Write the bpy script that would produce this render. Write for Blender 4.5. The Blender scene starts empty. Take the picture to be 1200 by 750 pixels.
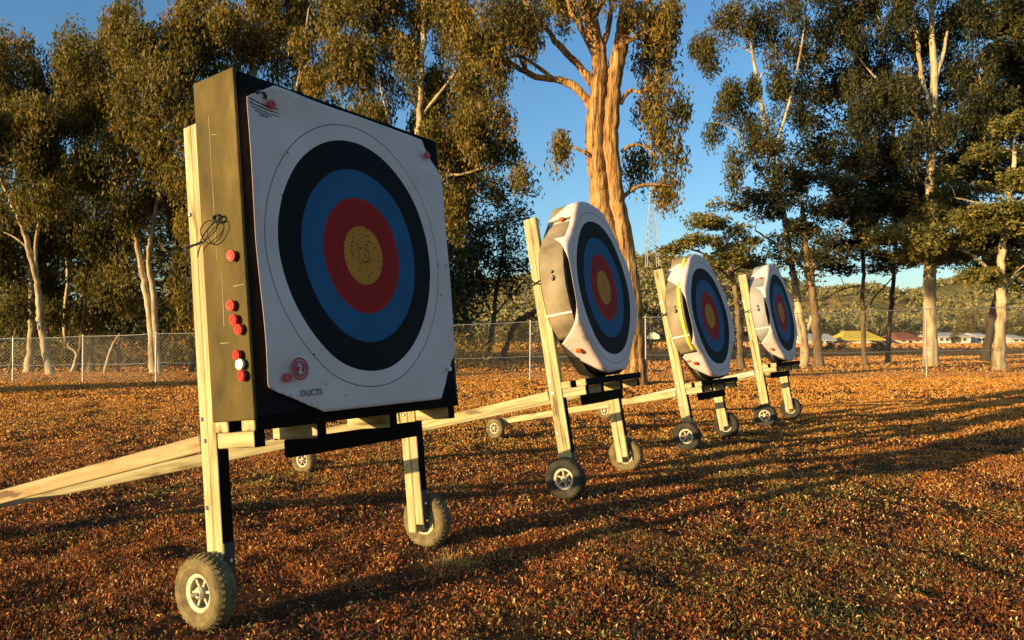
import bpy, bmesh, math, random
import numpy as np
from mathutils import Vector, Matrix

# ---------------------------------------------------------------- camera, sky, sun
scene = bpy.context.scene
COL = scene.collection
CAM_H = 1.05
PITCH = math.atan(22 / 900)
FPX = 900.0                                  # focal length in pixels of the 1200 px wide photograph
cam_d = bpy.data.cameras.new('camera')
cam_d.sensor_width = 36; cam_d.lens = 27.0
cam_d.clip_start = 0.05; cam_d.clip_end = 6000
cam = bpy.data.objects.new('camera', cam_d); COL.objects.link(cam)
cam.location = (0, 0, CAM_H); cam.rotation_euler = (math.pi / 2 + PITCH, 0, 0)
scene.camera = cam

SUN_EL = math.radians(7.4)
SUN_DIR = Vector((-0.785, -0.62, 0)).normalized()          # towards the sun, on the ground
world = bpy.data.worlds.new('World'); scene.world = world; world.use_nodes = True
wn = world.node_tree.nodes; wl = world.node_tree.links
sky_n = wn.new('ShaderNodeTexSky'); sky_n.sky_type = 'NISHITA'; sky_n.sun_disc = False
sky_n.sun_elevation = SUN_EL
sky_n.sun_rotation = math.atan2(SUN_DIR.x, SUN_DIR.y) % (2 * math.pi)
sky_n.air_density = 1.0; sky_n.dust_density = 0.7; sky_n.ozone_density = 3.0
sat_n = wn.new('ShaderNodeHueSaturation'); sat_n.inputs['Saturation'].default_value = 1.08
wl.new(sky_n.outputs[0], sat_n.inputs['Color']); wl.new(sat_n.outputs[0], wn['Background'].inputs[0])
wn['Background'].inputs[1].default_value = 0.145

sun_d = bpy.data.lights.new('sun', 'SUN'); sun_d.energy = 5.0; sun_d.angle = math.radians(0.5)
sun_d.color = (1.0, 0.75, 0.40)
sun = bpy.data.objects.new('sun', sun_d); COL.objects.link(sun)
sd = Vector((SUN_DIR.x * math.cos(SUN_EL), SUN_DIR.y * math.cos(SUN_EL), math.sin(SUN_EL)))
sun.rotation_euler = sd.to_track_quat('Z', 'Y').to_euler()

scene.view_settings.view_transform = 'Standard'; scene.view_settings.look = 'None'
scene.view_settings.exposure = 0.80; scene.view_settings.gamma = 1.0
scene.view_settings.use_curve_mapping = False

# ---------------------------------------------------------------- helpers
rng = np.random.default_rng(7)
random.seed(7)

def ray(x, y):
    v = ((x - 600) / FPX, 1.0, (375 - y) / FPX); c, s = math.cos(PITCH), math.sin(PITCH)
    return np.array([v[0], v[1] * c - v[2] * s, v[1] * s + v[2] * c])

def at(x, y, depth):
    """the point that lies `depth` metres ahead where the photograph shows (x, y)"""
    r = ray(x, y); return np.array([0, 0, CAM_H]) + r * (depth / r[1])

def on_ground(x, y, h=0.0):
    r = ray(x, y); return np.array([0, 0, CAM_H]) + r * ((h - CAM_H) / r[2])

def tag(o, label=None, cat=None, group=None, kind=None):
    if label: o['label'] = label
    if cat: o['category'] = cat
    if group: o['group'] = group
    if kind: o['kind'] = kind
    return o

def empty(name, loc=(0, 0, 0), rz=0.0):
    o = bpy.data.objects.new(name, None); COL.objects.link(o); o.empty_display_size = .1
    o.location = loc; o.rotation_euler = (0, 0, rz); return o

def link(name, mesh, parent=None, M=None):
    o = bpy.data.objects.new(name, mesh); COL.objects.link(o)
    if parent is not None: o.parent = parent
    if M is not None: o.matrix_local = M
    return o

def fast_mesh(name, verts, quads, mat, tint=None, smooth=False, tris=None):
    me = bpy.data.meshes.new(name)
    verts = np.asarray(verts, np.float32); nv = len(verts)
    quads = np.zeros((0, 4), np.int32) if quads is None else np.asarray(quads, np.int32).reshape(-1, 4)
    tris = np.zeros((0, 3), np.int32) if tris is None else np.asarray(tris, np.int32).reshape(-1, 3)
    me.vertices.add(nv); me.vertices.foreach_set('co', verts.ravel())
    nl = quads.size + tris.size
    me.loops.add(nl); me.loops.foreach_set('vertex_index', np.concatenate([quads.ravel(), tris.ravel()]))
    nq, nt = len(quads), len(tris)
    me.polygons.add(nq + nt)
    starts = np.concatenate([np.arange(nq) * 4, nq * 4 + np.arange(nt) * 3]).astype(np.int32)
    me.polygons.foreach_set('loop_start', starts)
    me.update(calc_edges=True)
    if smooth: me.polygons.foreach_set('use_smooth', np.ones(nq + nt, bool))
    if tint is not None:
        a = me.attributes.new('tint', 'FLOAT', 'POINT'); a.data.foreach_set('value', np.asarray(tint, np.float32))
    if mat: me.materials.append(mat)
    me.validate()
    return me

def bm_mesh(name, bm, mat, smooth=False):
    me = bpy.data.meshes.new(name); bm.normal_update(); bm.to_mesh(me); bm.free()
    if smooth:
        for p in me.polygons: p.use_smooth = True
    if mat: me.materials.append(mat)
    return me

def box_bm(sx, sy, sz, bevel=0.003, seg=1):
    bm = bmesh.new(); bmesh.ops.create_cube(bm, size=1)
    bmesh.ops.scale(bm, vec=(sx, sy, sz), verts=bm.verts)
    if bevel: bmesh.ops.bevel(bm, geom=list(bm.edges), offset=bevel, segments=seg, affect='EDGES', profile=.5)
    return bm

def frame_matrix(A, B, up):
    A, B, up = Vector(A), Vector(B), Vector(up)
    x = (B - A).normalized(); y = up.cross(x).normalized(); z = x.cross(y)
    M = Matrix((x, y, z)).transposed().to_4x4(); M.translation = (A + B) / 2
    return M

_cache = {}
def board(name, A, B, wy, wz, up, mat, parent, bevel=.004):
    L = (Vector(B) - Vector(A)).length
    key = (round(L, 3), wy, wz, mat.name, bevel)
    if key not in _cache: _cache[key] = bm_mesh(name, box_bm(L, wy, wz, bevel), mat)
    return link(name, _cache[key], parent, frame_matrix(A, B, up))

def lathe(profile, seg=32, axis='X'):
    """profile: (radius, along) pairs, turned about X; closed if first == last"""
    bm = bmesh.new(); rings = []
    for r, a in profile:
        if r < 1e-6: rings.append([bm.verts.new((a, 0, 0))])
        else: rings.append([bm.verts.new((a, r * math.cos(2 * math.pi * k / seg), r * math.sin(2 * math.pi * k / seg))) for k in range(seg)])
    for i in range(len(rings) - 1):
        p, q = rings[i], rings[i + 1]
        for k in range(seg):
            k2 = (k + 1) % seg
            if len(p) == 1 and len(q) == 1: continue
            if len(p) == 1: bm.faces.new((p[0], q[k2], q[k]))
            elif len(q) == 1: bm.faces.new((p[k], p[k2], q[0]))
            else: bm.faces.new((p[k], p[k2], q[k2], q[k]))
    bmesh.ops.recalc_face_normals(bm, faces=bm.faces)
    return bm

def tube_arrays(pts, rad, sides=6, rough=0.0):
    pts = np.asarray(pts, float); rad = np.asarray(rad, float); n = len(pts)
    t = np.gradient(pts, axis=0); t /= np.linalg.norm(t, axis=1, keepdims=True) + 1e-9
    ref = np.array([0.31, 0.17, 0.93]) if abs(t[0][2]) < .8 else np.array([.95, .3, .05])
    b = np.cross(t, ref); b /= np.linalg.norm(b, axis=1, keepdims=True) + 1e-9
    c = np.cross(t, b)
    a = np.arange(sides) * 2 * math.pi / sides
    rr = np.repeat(rad[:, None], sides, 1)
    if rough:
        st = np.concatenate([[0], np.cumsum(np.linalg.norm(np.diff(pts, axis=0), axis=1))])[:, None]
        aa = np.cos(a)[None, :] * 2.6 + 0 * st; ab = np.sin(a)[None, :] * 2.6 + 0 * st
        rr = rr * (1 + rough * ((vnoise(aa + st * .35 + 3, ab + st * .5 + 8, 77) - .5) * 1.3 + (vnoise(aa * 2.6 + st * .9, ab * 2.6 + st * 1.1, 78) - .5) * .9))
    V = pts[:, None, :] + rr[:, :, None] * (np.cos(a)[None, :, None] * b[:, None, :] + np.sin(a)[None, :, None] * c[:, None, :])
    i = np.arange(n - 1)[:, None] * sides; k = np.arange(sides)[None, :]; k2 = (k + 1) % sides
    Q = np.stack([i + k, i + k2, i + sides + k2, i + sides + k], -1).reshape(-1, 4)
    return V.reshape(-1, 3), Q

class Tubes:
    def __init__(s): s.V = []; s.Q = []; s.n = 0
    def add(s, pts, rad, sides=6, rough=0.0):
        v, q = tube_arrays(pts, rad, sides, rough); s.V.append(v); s.Q.append(q + s.n); s.n += len(v)
    def mesh(s, name, mat, smooth=True, origin=(0, 0, 0)):
        return fast_mesh(name, np.concatenate(s.V) - np.asarray(origin), np.concatenate(s.Q), mat, smooth=smooth)

def smooth_path(pts, sub=6):
    P = np.asarray(pts, float); out = []
    n = len(P)
    for i in range(n - 1):
        p0, p1, p2, p3 = P[max(i - 1, 0)], P[i], P[i + 1], P[min(i + 2, n - 1)]
        for k in range(sub):
            t = k / sub
            out.append(.5 * ((2 * p1) + (-p0 + p2) * t + (2 * p0 - 5 * p1 + 4 * p2 - p3) * t * t + (-p0 + 3 * p1 - 3 * p2 + p3) * t ** 3))
    out.append(P[-1]); return np.array(out)

def vnoise(x, y, seed=0):
    """smooth value noise in 0..1 on the plane"""
    r = np.random.default_rng(seed); T = r.random((64, 64))
    xi = np.floor(x).astype(int); yi = np.floor(y).astype(int); fx = x - xi; fy = y - yi
    fx = fx * fx * (3 - 2 * fx); fy = fy * fy * (3 - 2 * fy)
    g = lambda a, b: T[a % 64, b % 64]
    return (g(xi, yi) * (1 - fx) + g(xi + 1, yi) * fx) * (1 - fy) + (g(xi, yi + 1) * (1 - fx) + g(xi + 1, yi + 1) * fx) * fy

# ---------------------------------------------------------------- materials
def new_mat(name):
    m = bpy.data.materials.new(name); m.use_nodes = True
    nt = m.node_tree; return m, nt.nodes, nt.links, nt.nodes['Principled BSDF']

def ramp(nodes, stops):
    r = nodes.new('ShaderNodeValToRGB'); e = r.color_ramp.elements
    e[0].position = stops[0][0]; e[0].color = (*stops[0][1], 1)
    e[1].position = stops[-1][0]; e[1].color = (*stops[-1][1], 1)
    for p, c in stops[1:-1]:
        k = e.new(p); k.color = (*c, 1)
    return r

def noise_mat(name, stops, scale=6, stretch=(1, 1, 1), detail=6, rough=.75, bump=.15, bump_dist=.01, bump_scale=None, metallic=0, spec=.3, coord='Object'):
    m, n, l, b = new_mat(name)
    tc = n.new('ShaderNodeTexCoord'); mp = n.new('ShaderNodeMapping'); mp.inputs['Scale'].default_value = stretch
    l.new(tc.outputs[coord], mp.inputs['Vector'])
    nz = n.new('ShaderNodeTexNoise'); nz.inputs['Scale'].default_value = scale; nz.inputs['Detail'].default_value = detail
    nz.inputs['Roughness'].default_value = .6
    l.new(mp.outputs[0], nz.inputs['Vector'])
    r = ramp(n, stops); l.new(nz.outputs['Fac'], r.inputs[0]); l.new(r.outputs[0], b.inputs['Base Color'])
    b.inputs['Roughness'].default_value = rough; b.inputs['Metallic'].default_value = metallic
    b.inputs['Specular IOR Level'].default_value = spec
    if bump:
        n2 = n.new('ShaderNodeTexNoise'); n2.inputs['Scale'].default_value = bump_scale or scale * 3; n2.inputs['Detail'].default_value = 5
        l.new(mp.outputs[0], n2.inputs['Vector'])
        bp = n.new('ShaderNodeBump'); bp.inputs['Strength'].default_value = bump; bp.inputs['Distance'].default_value = bump_dist
        l.new(n2.outputs['Fac'], bp.inputs['Height']); l.new(bp.outputs[0], b.inputs['Normal'])
    return m

def wood_mat(name, a, b_, c):
    """sawn pine: long grain along the board's own length, knots and weather streaks"""
    m, n, l, b = new_mat(name)
    tc = n.new('ShaderNodeTexCoord'); oi = n.new('ShaderNodeObjectInfo')
    mp = n.new('ShaderNodeMapping'); mp.inputs['Scale'].default_value = (.9, 14, 14)
    add = n.new('ShaderNodeVectorMath'); add.operation = 'ADD'
    sc = n.new('ShaderNodeVectorMath'); sc.operation = 'SCALE'; sc.inputs['Scale'].default_value = 31.0
    cb = n.new('ShaderNodeCombineXYZ')
    for k in range(3): l.new(oi.outputs['Random'], cb.inputs[k])
    l.new(cb.outputs[0], sc.inputs[0]); l.new(tc.outputs['Object'], mp.inputs['Vector'])
    l.new(mp.outputs[0], add.inputs[0]); l.new(sc.outputs[0], add.inputs[1])
    nz = n.new('ShaderNodeTexNoise'); nz.inputs['Scale'].default_value = 3.2; nz.inputs['Detail'].default_value = 8; nz.inputs['Distortion'].default_value = .6
    l.new(add.outputs[0], nz.inputs['Vector'])
    r = ramp(n, [(.25, a), (.5, b_), (.72, c)]); l.new(nz.outputs['Fac'], r.inputs[0])
    # dark weather marks and knots
    mp2 = n.new('ShaderNodeMapping'); mp2.inputs['Scale'].default_value = (3.0, 16, 16); l.new(tc.outputs['Object'], mp2.inputs['Vector'])
    ad2 = n.new('ShaderNodeVectorMath'); ad2.operation = 'ADD'; l.new(mp2.outputs[0], ad2.inputs[0]); l.new(sc.outputs[0], ad2.inputs[1])
    vo = n.new('ShaderNodeTexNoise'); vo.inputs['Scale'].default_value = 1.3; vo.inputs['Detail'].default_value = 3; l.new(ad2.outputs[0], vo.inputs['Vector'])
    r2 = ramp(n, [(.28, (.22, .17, .10)), (.36, (.75, .7, .6)), (.46, (1, 1, 1))]); l.new(vo.outputs['Fac'], r2.inputs[0])
    mx = n.new('ShaderNodeMix'); mx.data_type = 'RGBA'; mx.blend_type = 'MULTIPLY'; mx.inputs['Factor'].default_value = .85
    l.new(r.outputs[0], mx.inputs[6]); l.new(r2.outputs[0], mx.inputs[7]); l.new(mx.outputs[2], b.inputs['Base Color'])
    b.inputs['Roughness'].default_value = .7; b.inputs['Specular IOR Level'].default_value = .25
    bp = n.new('ShaderNodeBump'); bp.inputs['Strength'].default_value = .3; bp.inputs['Distance'].default_value = .003
    l.new(nz.outputs['Fac'], bp.inputs['Height']); l.new(bp.outputs[0], b.inputs['Normal'])
    return m

def leaf_mat(name, stops, transl=.35, rough=.55, tcol=(.30, .26, .03)):
    m, n, l, b = new_mat(name)
    at_ = n.new('ShaderNodeAttribute'); at_.attribute_name = 'tint'
    r = ramp(n, stops); l.new(at_.outputs['Fac'], r.inputs[0]); l.new(r.outputs[0], b.inputs['Base Color'])
    b.inputs['Roughness'].default_value = rough; b.inputs['Specular IOR Level'].default_value = .25
    tr = n.new('ShaderNodeBsdfTranslucent')
    mx = n.new('ShaderNodeMix'); mx.data_type = 'RGBA'; mx.blend_type = 'MIX'; mx.inputs['Factor'].default_value = .5
    l.new(r.outputs[0], mx.inputs[6]); mx.inputs[7].default_value = (*tcol, 1); l.new(mx.outputs[2], tr.inputs['Color'])
    ms = n.new('ShaderNodeMixShader'); ms.inputs[0].default_value = transl
    l.new(b.outputs[0], ms.inputs[1]); l.new(tr.outputs[0], ms.inputs[2]); l.new(ms.outputs[0], n['Material Output'].inputs['Surface'])
    return m

def plain(name, col, rough=.6, metallic=0, spec=.3, var=.15, scale=8, bump=.05):
    lo = tuple(c * (1 - var) for c in col); hi = tuple(min(1, c * (1 + var)) for c in col)
    return noise_mat(name, [(.3, lo), (.7, hi)], scale=scale, rough=rough, bump=bump, metallic=metallic, spec=spec, bump_dist=.003)

M = {}
M['pine'] = wood_mat('pale_pine', (.25, .185, .075), (.45, .37, .175), (.57, .49, .26))
M['tan_wood'] = wood_mat('tan_pine', (.30, .20, .09), (.38, .26, .12), (.45, .32, .16))
M['grey_wood'] = wood_mat('weathered_pine', (.34, .29, .20), (.50, .43, .30), (.62, .55, .40))
M['foam_brown'] = noise_mat('brown_foam', [(.30, (.035, .024, .004)), (.42, (.080, .054, .009)), (.56, (.105, .070, .012)), (.74, (.17, .118, .026))], scale=7, stretch=(1, .45, 1), detail=10, bump=.5, bump_dist=.008, rough=.8, bump_scale=45)
M['foam_black'] = noise_mat('black_foam', [(.3, (.006, .005, .005)), (.7, (.018, .015, .013))], scale=9, bump=.4, bump_dist=.004, rough=.9, bump_scale=70, spec=.08)
M['band_tan'] = noise_mat('tan_band', [(.28, (.17, .125, .068)), (.5, (.27, .205, .115)), (.8, (.38, .30, .18))], scale=6, bump=.2, rough=.6, bump_dist=.004)
M['band_grey'] = noise_mat('grey_band', [(.25, (.24, .22, .19)), (.6, (.35, .325, .28)), (.8, (.45, .42, .36))], scale=4, bump=.2, rough=.55, bump_dist=.004)
M['band_yellow'] = plain('yellow_band', (.62, .60, .06), rough=.5)
M['white_tape'] = plain('white_tape', (.75, .72, .62), rough=.5)
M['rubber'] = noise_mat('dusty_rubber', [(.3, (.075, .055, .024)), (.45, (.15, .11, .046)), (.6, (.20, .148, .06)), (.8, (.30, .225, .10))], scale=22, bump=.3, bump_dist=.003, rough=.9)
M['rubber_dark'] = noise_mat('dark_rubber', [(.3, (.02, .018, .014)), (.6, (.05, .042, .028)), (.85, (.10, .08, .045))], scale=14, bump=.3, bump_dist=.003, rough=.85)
M['rim'] = noise_mat('cream_rim', [(.3, (.22, .17, .09)), (.45, (.48, .42, .28)), (.75, (.60, .54, .38))], scale=18, rough=.55, bump=.15, bump_dist=.002)
M['dark_timber'] = noise_mat('black_timber', [(.3, (.005, .004, .003)), (.62, (.012, .009, .006)), (.85, (.05, .035, .018))], scale=9, stretch=(.4, 6, 6), rough=.85, bump=.2, spec=.06)
M['black_metal'] = plain('black_metal', (.02, .02, .02), rough=.5, spec=.5)
M['steel'] = plain('zinc_steel', (.55, .53, .5), rough=.35, metallic=1)
M['galv'] = plain('galvanised_steel', (.42, .40, .36), rough=.5, metallic=.6)
M['wire'] = plain('chain_wire', (.34, .32, .28), rough=.5, metallic=.5)
M['pin_red'] = plain('red_plastic', (.62, .035, .018), rough=.35, spec=.5, var=.1)
M['pin_orange'] = plain('orange_plastic', (.70, .13, .025), rough=.4, spec=.5, var=.1)
M['pin_white'] = plain('white_plastic', (.75, .73, .66), rough=.4, spec=.5, var=.05)
M['cord'] = plain('black_cord', (.012, .012, .013), rough=.7)
M['ink'] = plain('black_ink', (.02, .02, .022), rough=.6)
M['ink_red'] = plain('red_ink', (.42, .03, .025), rough=.6)
M['ink_white'] = plain('white_ink', (.66, .62, .64), rough=.6, var=.03)
M['gum_bark'] = noise_mat('pale_gum_bark', [(.30, (.10, .06, .028)), (.40, (.30, .20, .09)), (.56, (.50, .39, .21)), (.8, (.60, .50, .31))], scale=3.2, stretch=(1.6, 1.6, .45), detail=9, bump=.6, bump_dist=.03, rough=.8)
M['orange_bark'] = noise_mat('orange_gum_bark', [(.36, (.045, .022, .010)), (.43, (.24, .11, .034)), (.53, (.42, .225, .07)), (.70, (.54, .35, .145))], scale=5.0, stretch=(2.2, 2.2, .30), detail=9, bump=1.0, bump_dist=.06, rough=.9, bump_scale=9)
M['brown_bark'] = noise_mat('brown_bark', [(.25, (.06, .038, .02)), (.5, (.17, .105, .05)), (.8, (.32, .22, .12))], scale=2.2, stretch=(1.6, 1.6, .5), bump=.7, bump_dist=.04, rough=.9)
M['dark_bark'] = noise_mat('dark_bark', [(.25, (.03, .02, .012)), (.5, (.07, .046, .026)), (.8, (.14, .095, .05))], scale=2.5, stretch=(1.6, 1.6, .5), bump=.7, bump_dist=.04, rough=.9)
M['gum_leaf'] = leaf_mat('gum_leaf', [(0, (.035, .036, .010)), (.35, (.10, .082, .016)), (.65, (.23, .160, .026)), (.88, (.36, .22, .034)), (1, (.34, .16, .035))])
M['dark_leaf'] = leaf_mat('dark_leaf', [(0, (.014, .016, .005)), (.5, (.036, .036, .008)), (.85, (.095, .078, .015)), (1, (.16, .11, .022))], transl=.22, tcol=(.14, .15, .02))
M['layer_leaf'] = leaf_mat('layer_leaf', [(0, (.035, .040, .010)), (.45, (.13, .115, .022)), (.8, (.28, .22, .04)), (1, (.36, .24, .05))], transl=.28, tcol=(.2, .2, .02))
M['scrub_leaf'] = leaf_mat('scrub_leaf', [(0, (.10, .095, .035)), (.5, (.22, .19, .065)), (1, (.42, .29, .11))], transl=.1)
M['grass'] = leaf_mat('dry_grass', [(0, (.035, .036, .010)), (.14, (.12, .105, .024)), (.3, (.30, .24, .06)), (.42, (.11, .030, .016)), (.56, (.29, .085, .036)), (.72, (.56, .175, .030)), (.88, (.78, .31, .032)), (1, (.85, .60, .20))], transl=.25, rough=.6, tcol=(.45, .17, .02))

def relief(x, y):
    """hummocky turf: a few centimetres near by, fading out with distance"""
    f = np.clip((22 - y) / 12, 0, 1) * np.clip((14 - np.abs(x)) / 4, 0, 1) * np.clip(y + 1, 0, 1)
    return f * (.024 * (vnoise(x * 2.3 + 11, y * 2.3, 61) - .5) + .021 * (vnoise(x * 5.6, y * 5.6 + 4, 62) - .5) + .012 * (vnoise(x * 13, y * 13 + 4, 63) - .5))

# ---------------------------------------------------------------- ground, hills
def ground():
    m, n, l, b = new_mat('soil_and_thatch')
    tc = n.new('ShaderNodeTexCoord')
    n1 = n.new('ShaderNodeTexNoise'); n1.inputs['Scale'].default_value = .35; n1.inputs['Detail'].default_value = 6; l.new(tc.outputs['Object'], n1.inputs['Vector'])
    n2 = n.new('ShaderNodeTexNoise'); n2.inputs['Scale'].default_value = 28; n2.inputs['Detail'].default_value = 8; n2.inputs['Roughness'].default_value = .7; l.new(tc.outputs['Object'], n2.inputs['Vector'])
    r1 = ramp(n, [(.3, (.085, .038, .016)), (.55, (.14, .065, .022)), (.75, (.20, .10, .03))]); l.new(n1.outputs['Fac'], r1.inputs[0])
    r2 = ramp(n, [(.3, (.22, .18, .16)), (.6, (1, 1, 1))]); l.new(n2.outputs['Fac'], r2.inputs[0])
    mx = n.new('ShaderNodeMix'); mx.data_type = 'RGBA'; mx.blend_type = 'MULTIPLY'; mx.inputs['Factor'].default_value = .8
    l.new(r1.outputs[0], mx.inputs[6]); l.new(r2.outputs[0], mx.inputs[7]); l.new(mx.outputs[2], b.inputs['Base Color'])
    b.inputs['Roughness'].default_value = .95; b.inputs['Specular IOR Level'].default_value = .1
    bp = n.new('ShaderNodeBump'); bp.inputs['Strength'].default_value = 1; bp.inputs['Distance'].default_value = .05
    l.new(n2.outputs['Fac'], bp.inputs['Height']); l.new(bp.outputs[0], b.inputs['Normal'])
    s = 4000
    xs = np.concatenate([[-s, -800, -200, -60, -25], np.linspace(-14, 14, 330), [25, 60, 200, 800, s]])
    ys = np.concatenate([[-s, -300, -30, -5], np.linspace(-1, 10, 190), np.linspace(10.1, 22, 60), [30, 60, 200, 900, s]])
    X, Y = np.meshgrid(xs, ys); Z = relief(X, Y); w = len(xs)
    i = np.arange(len(ys) - 1)[:, None] * w; k = np.arange(w - 1)[None, :]
    Q = np.stack([i + k, i + k + 1, i + w + k + 1, i + w + k], -1).reshape(-1, 4)
    me = fast_mesh('ground', np.stack([X, Y, Z], -1).reshape(-1, 3), Q, m, smooth=True)
    o = link('ground', me); tag(o, 'flat dry reddish field under the targets', kind='structure')
ground()

RIDGE = [(-700, 384), (-300, 378), (0, 362), (300, 348), (520, 333), (600, 322), (700, 303), (760, 297), (820, 302), (900, 322), (960, 336), (1025, 332), (1060, 339), (1078, 341), (1100, 333), (1147, 329.5), (1170, 335), (1205, 345), (1300, 350), (1500, 366), (1900, 385)]
def ridge_h(xp, dist):
    y = np.interp(xp, [p[0] for p in RIDGE], [p[1] for p in RIDGE]); return CAM_H + (397 - y) / FPX * dist
def hill_surface(xp, t):
    """xp: bearing as a photo column, t: 0 at the foot .. 1 at the ridge .. 1.6 behind"""
    D = 200 + 320 * t
    up = np.clip(t, 0, 1); hgt = ridge_h(xp, 520.0) * (up ** 1.25)
    X = (xp - 600) / FPX * D
    hgt = hgt * np.where(t > 1, 1 - .6 * (t - 1), 1)
    w = np.clip(t * (1.15 - t) * 4, 0, 1)
    hgt = hgt + w * (14 * (vnoise(X / 60 + 9, D / 55, 3) - .5) + 6 * (vnoise(X / 22, D / 22 + 5, 4) - .5)) * np.clip(hgt / 30, .2, 1)
    return X, D, hgt - .4 * (t <= 0)
def hills():
    m, n, l, b = new_mat('hillside_scrub')
    tc = n.new('ShaderNodeTexCoord')
    n1 = n.new('ShaderNodeTexNoise'); n1.inputs['Scale'].default_value = .018; n1.inputs['Detail'].default_value = 9; n1.inputs['Roughness'].default_value = .62; l.new(tc.outputs['Object'], n1.inputs['Vector'])
    r1 = ramp(n, [(.36, (.10, .095, .032)), (.5, (.19, .155, .05)), (.6, (.32, .20, .07)), (.72, (.45, .26, .10))]); l.new(n1.outputs['Fac'], r1.inputs[0])
    l.new(r1.outputs[0], b.inputs['Base Color']); b.inputs['Roughness'].default_value = .95; b.inputs['Specular IOR Level'].default_value = .05
    n2 = n.new('ShaderNodeTexNoise'); n2.inputs['Scale'].default_value = .25; n2.inputs['Detail'].default_value = 6; l.new(tc.outputs['Object'], n2.inputs['Vector'])
    bp = n.new('ShaderNodeBump'); bp.inputs['Strength'].default_value = .8; bp.inputs['Distance'].default_value = 2
    l.new(n2.outputs['Fac'], bp.inputs['Height']); l.new(bp.outputs[0], b.inputs['Normal'])
    xs = np.linspace(-700, 1900, 240); ts = np.linspace(0, 1.6, 70)
    G, T = np.meshgrid(xs, ts); X, D, Z = hill_surface(G, T)
    V = np.stack([X, D, Z], -1).reshape(-1, 3); w = len(xs)
    i = np.arange(len(ts) - 1)[:, None] * w; k = np.arange(w - 1)[None, :]
    Q = np.stack([i + k, i + k + 1, i + w + k + 1, i + w + k], -1).reshape(-1, 4)
    o = link('hills', fast_mesh('hills', V, Q, m, smooth=True)); tag(o, 'low dry hills with scattered scrub behind the houses', kind='structure')
    # scrub on the slopes: far wood that reads as one mass
    N = 15000
    xp = rng.uniform(-200, 1500, N); t = rng.uniform(.02, 1.03, N) ** .8
    X, D, Z = hill_surface(xp, t)
    keep = vnoise(X / 45 + 3, D / 60, 11) + .5 * rng.random(N) > .48
    X, D, Z = X[keep], D[keep], Z[keep]; N = len(X)
    L = 22
    r = rng.uniform(1.0, 2.7, N)
    d = rng.normal(size=(N, L, 3)); d /= np.linalg.norm(d, axis=2, keepdims=True); d *= rng.uniform(.5, 1, (N, L, 1))
    c = np.stack([X, D, Z + r * .75], -1)[:, None, :] + d * r[:, None, None] * np.array([1, 1, .8])
    V, Q, T = leaf_quads(c.reshape(-1, 3), np.repeat(r, L) * .62, np.repeat(r, L) * .5, 'any', np.repeat(rng.uniform(.1, .8, N), L) + rng.uniform(-.15, .2, N * L))
    o = link('hill_scrub', fast_mesh('hill_scrub', V, None, M['scrub_leaf'], tint=T, tris=Q)); tag(o, 'scrub and small trees covering the far hillside', 'scrub', kind='stuff')

def leaf_quads(c, length, width, style, tint):
    """kite shaped leaves at points c; style: hang, flat or any"""
    N = len(c)
    if style == 'hang':
        d = rng.normal(size=(N, 3)) * .42 + np.array([0, 0, -1.0])
    elif style == 'flat':
        d = rng.normal(size=(N, 3)) * np.array([1, 1, .28])
    else:
        d = rng.normal(size=(N, 3))
    d /= np.linalg.norm(d, axis=1, keepdims=True)
    if style == 'flat': s = np.cross(d, np.array([0, 0, 1.0]) + rng.normal(size=(N, 3)) * .45)
    else: s = np.cross(d, rng.normal(size=(N, 3)))
    s /= np.linalg.norm(s, axis=1, keepdims=True) + 1e-9
    length = np.broadcast_to(length, (N,))[:, None]; width = np.broadcast_to(width, (N,))[:, None]
    a = c - d * length * .5; e = c + d * length * .5
    nrm = np.cross(d, s); mid = c - d * length * .08 + nrm * width * .22
    V = np.stack([a, mid + s * width, e], 1).reshape(-1, 3)
    Q = np.arange(N * 3).reshape(-1, 3)
    return V, Q, np.repeat(np.clip(tint, 0, 1), 3)
hills()

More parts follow.
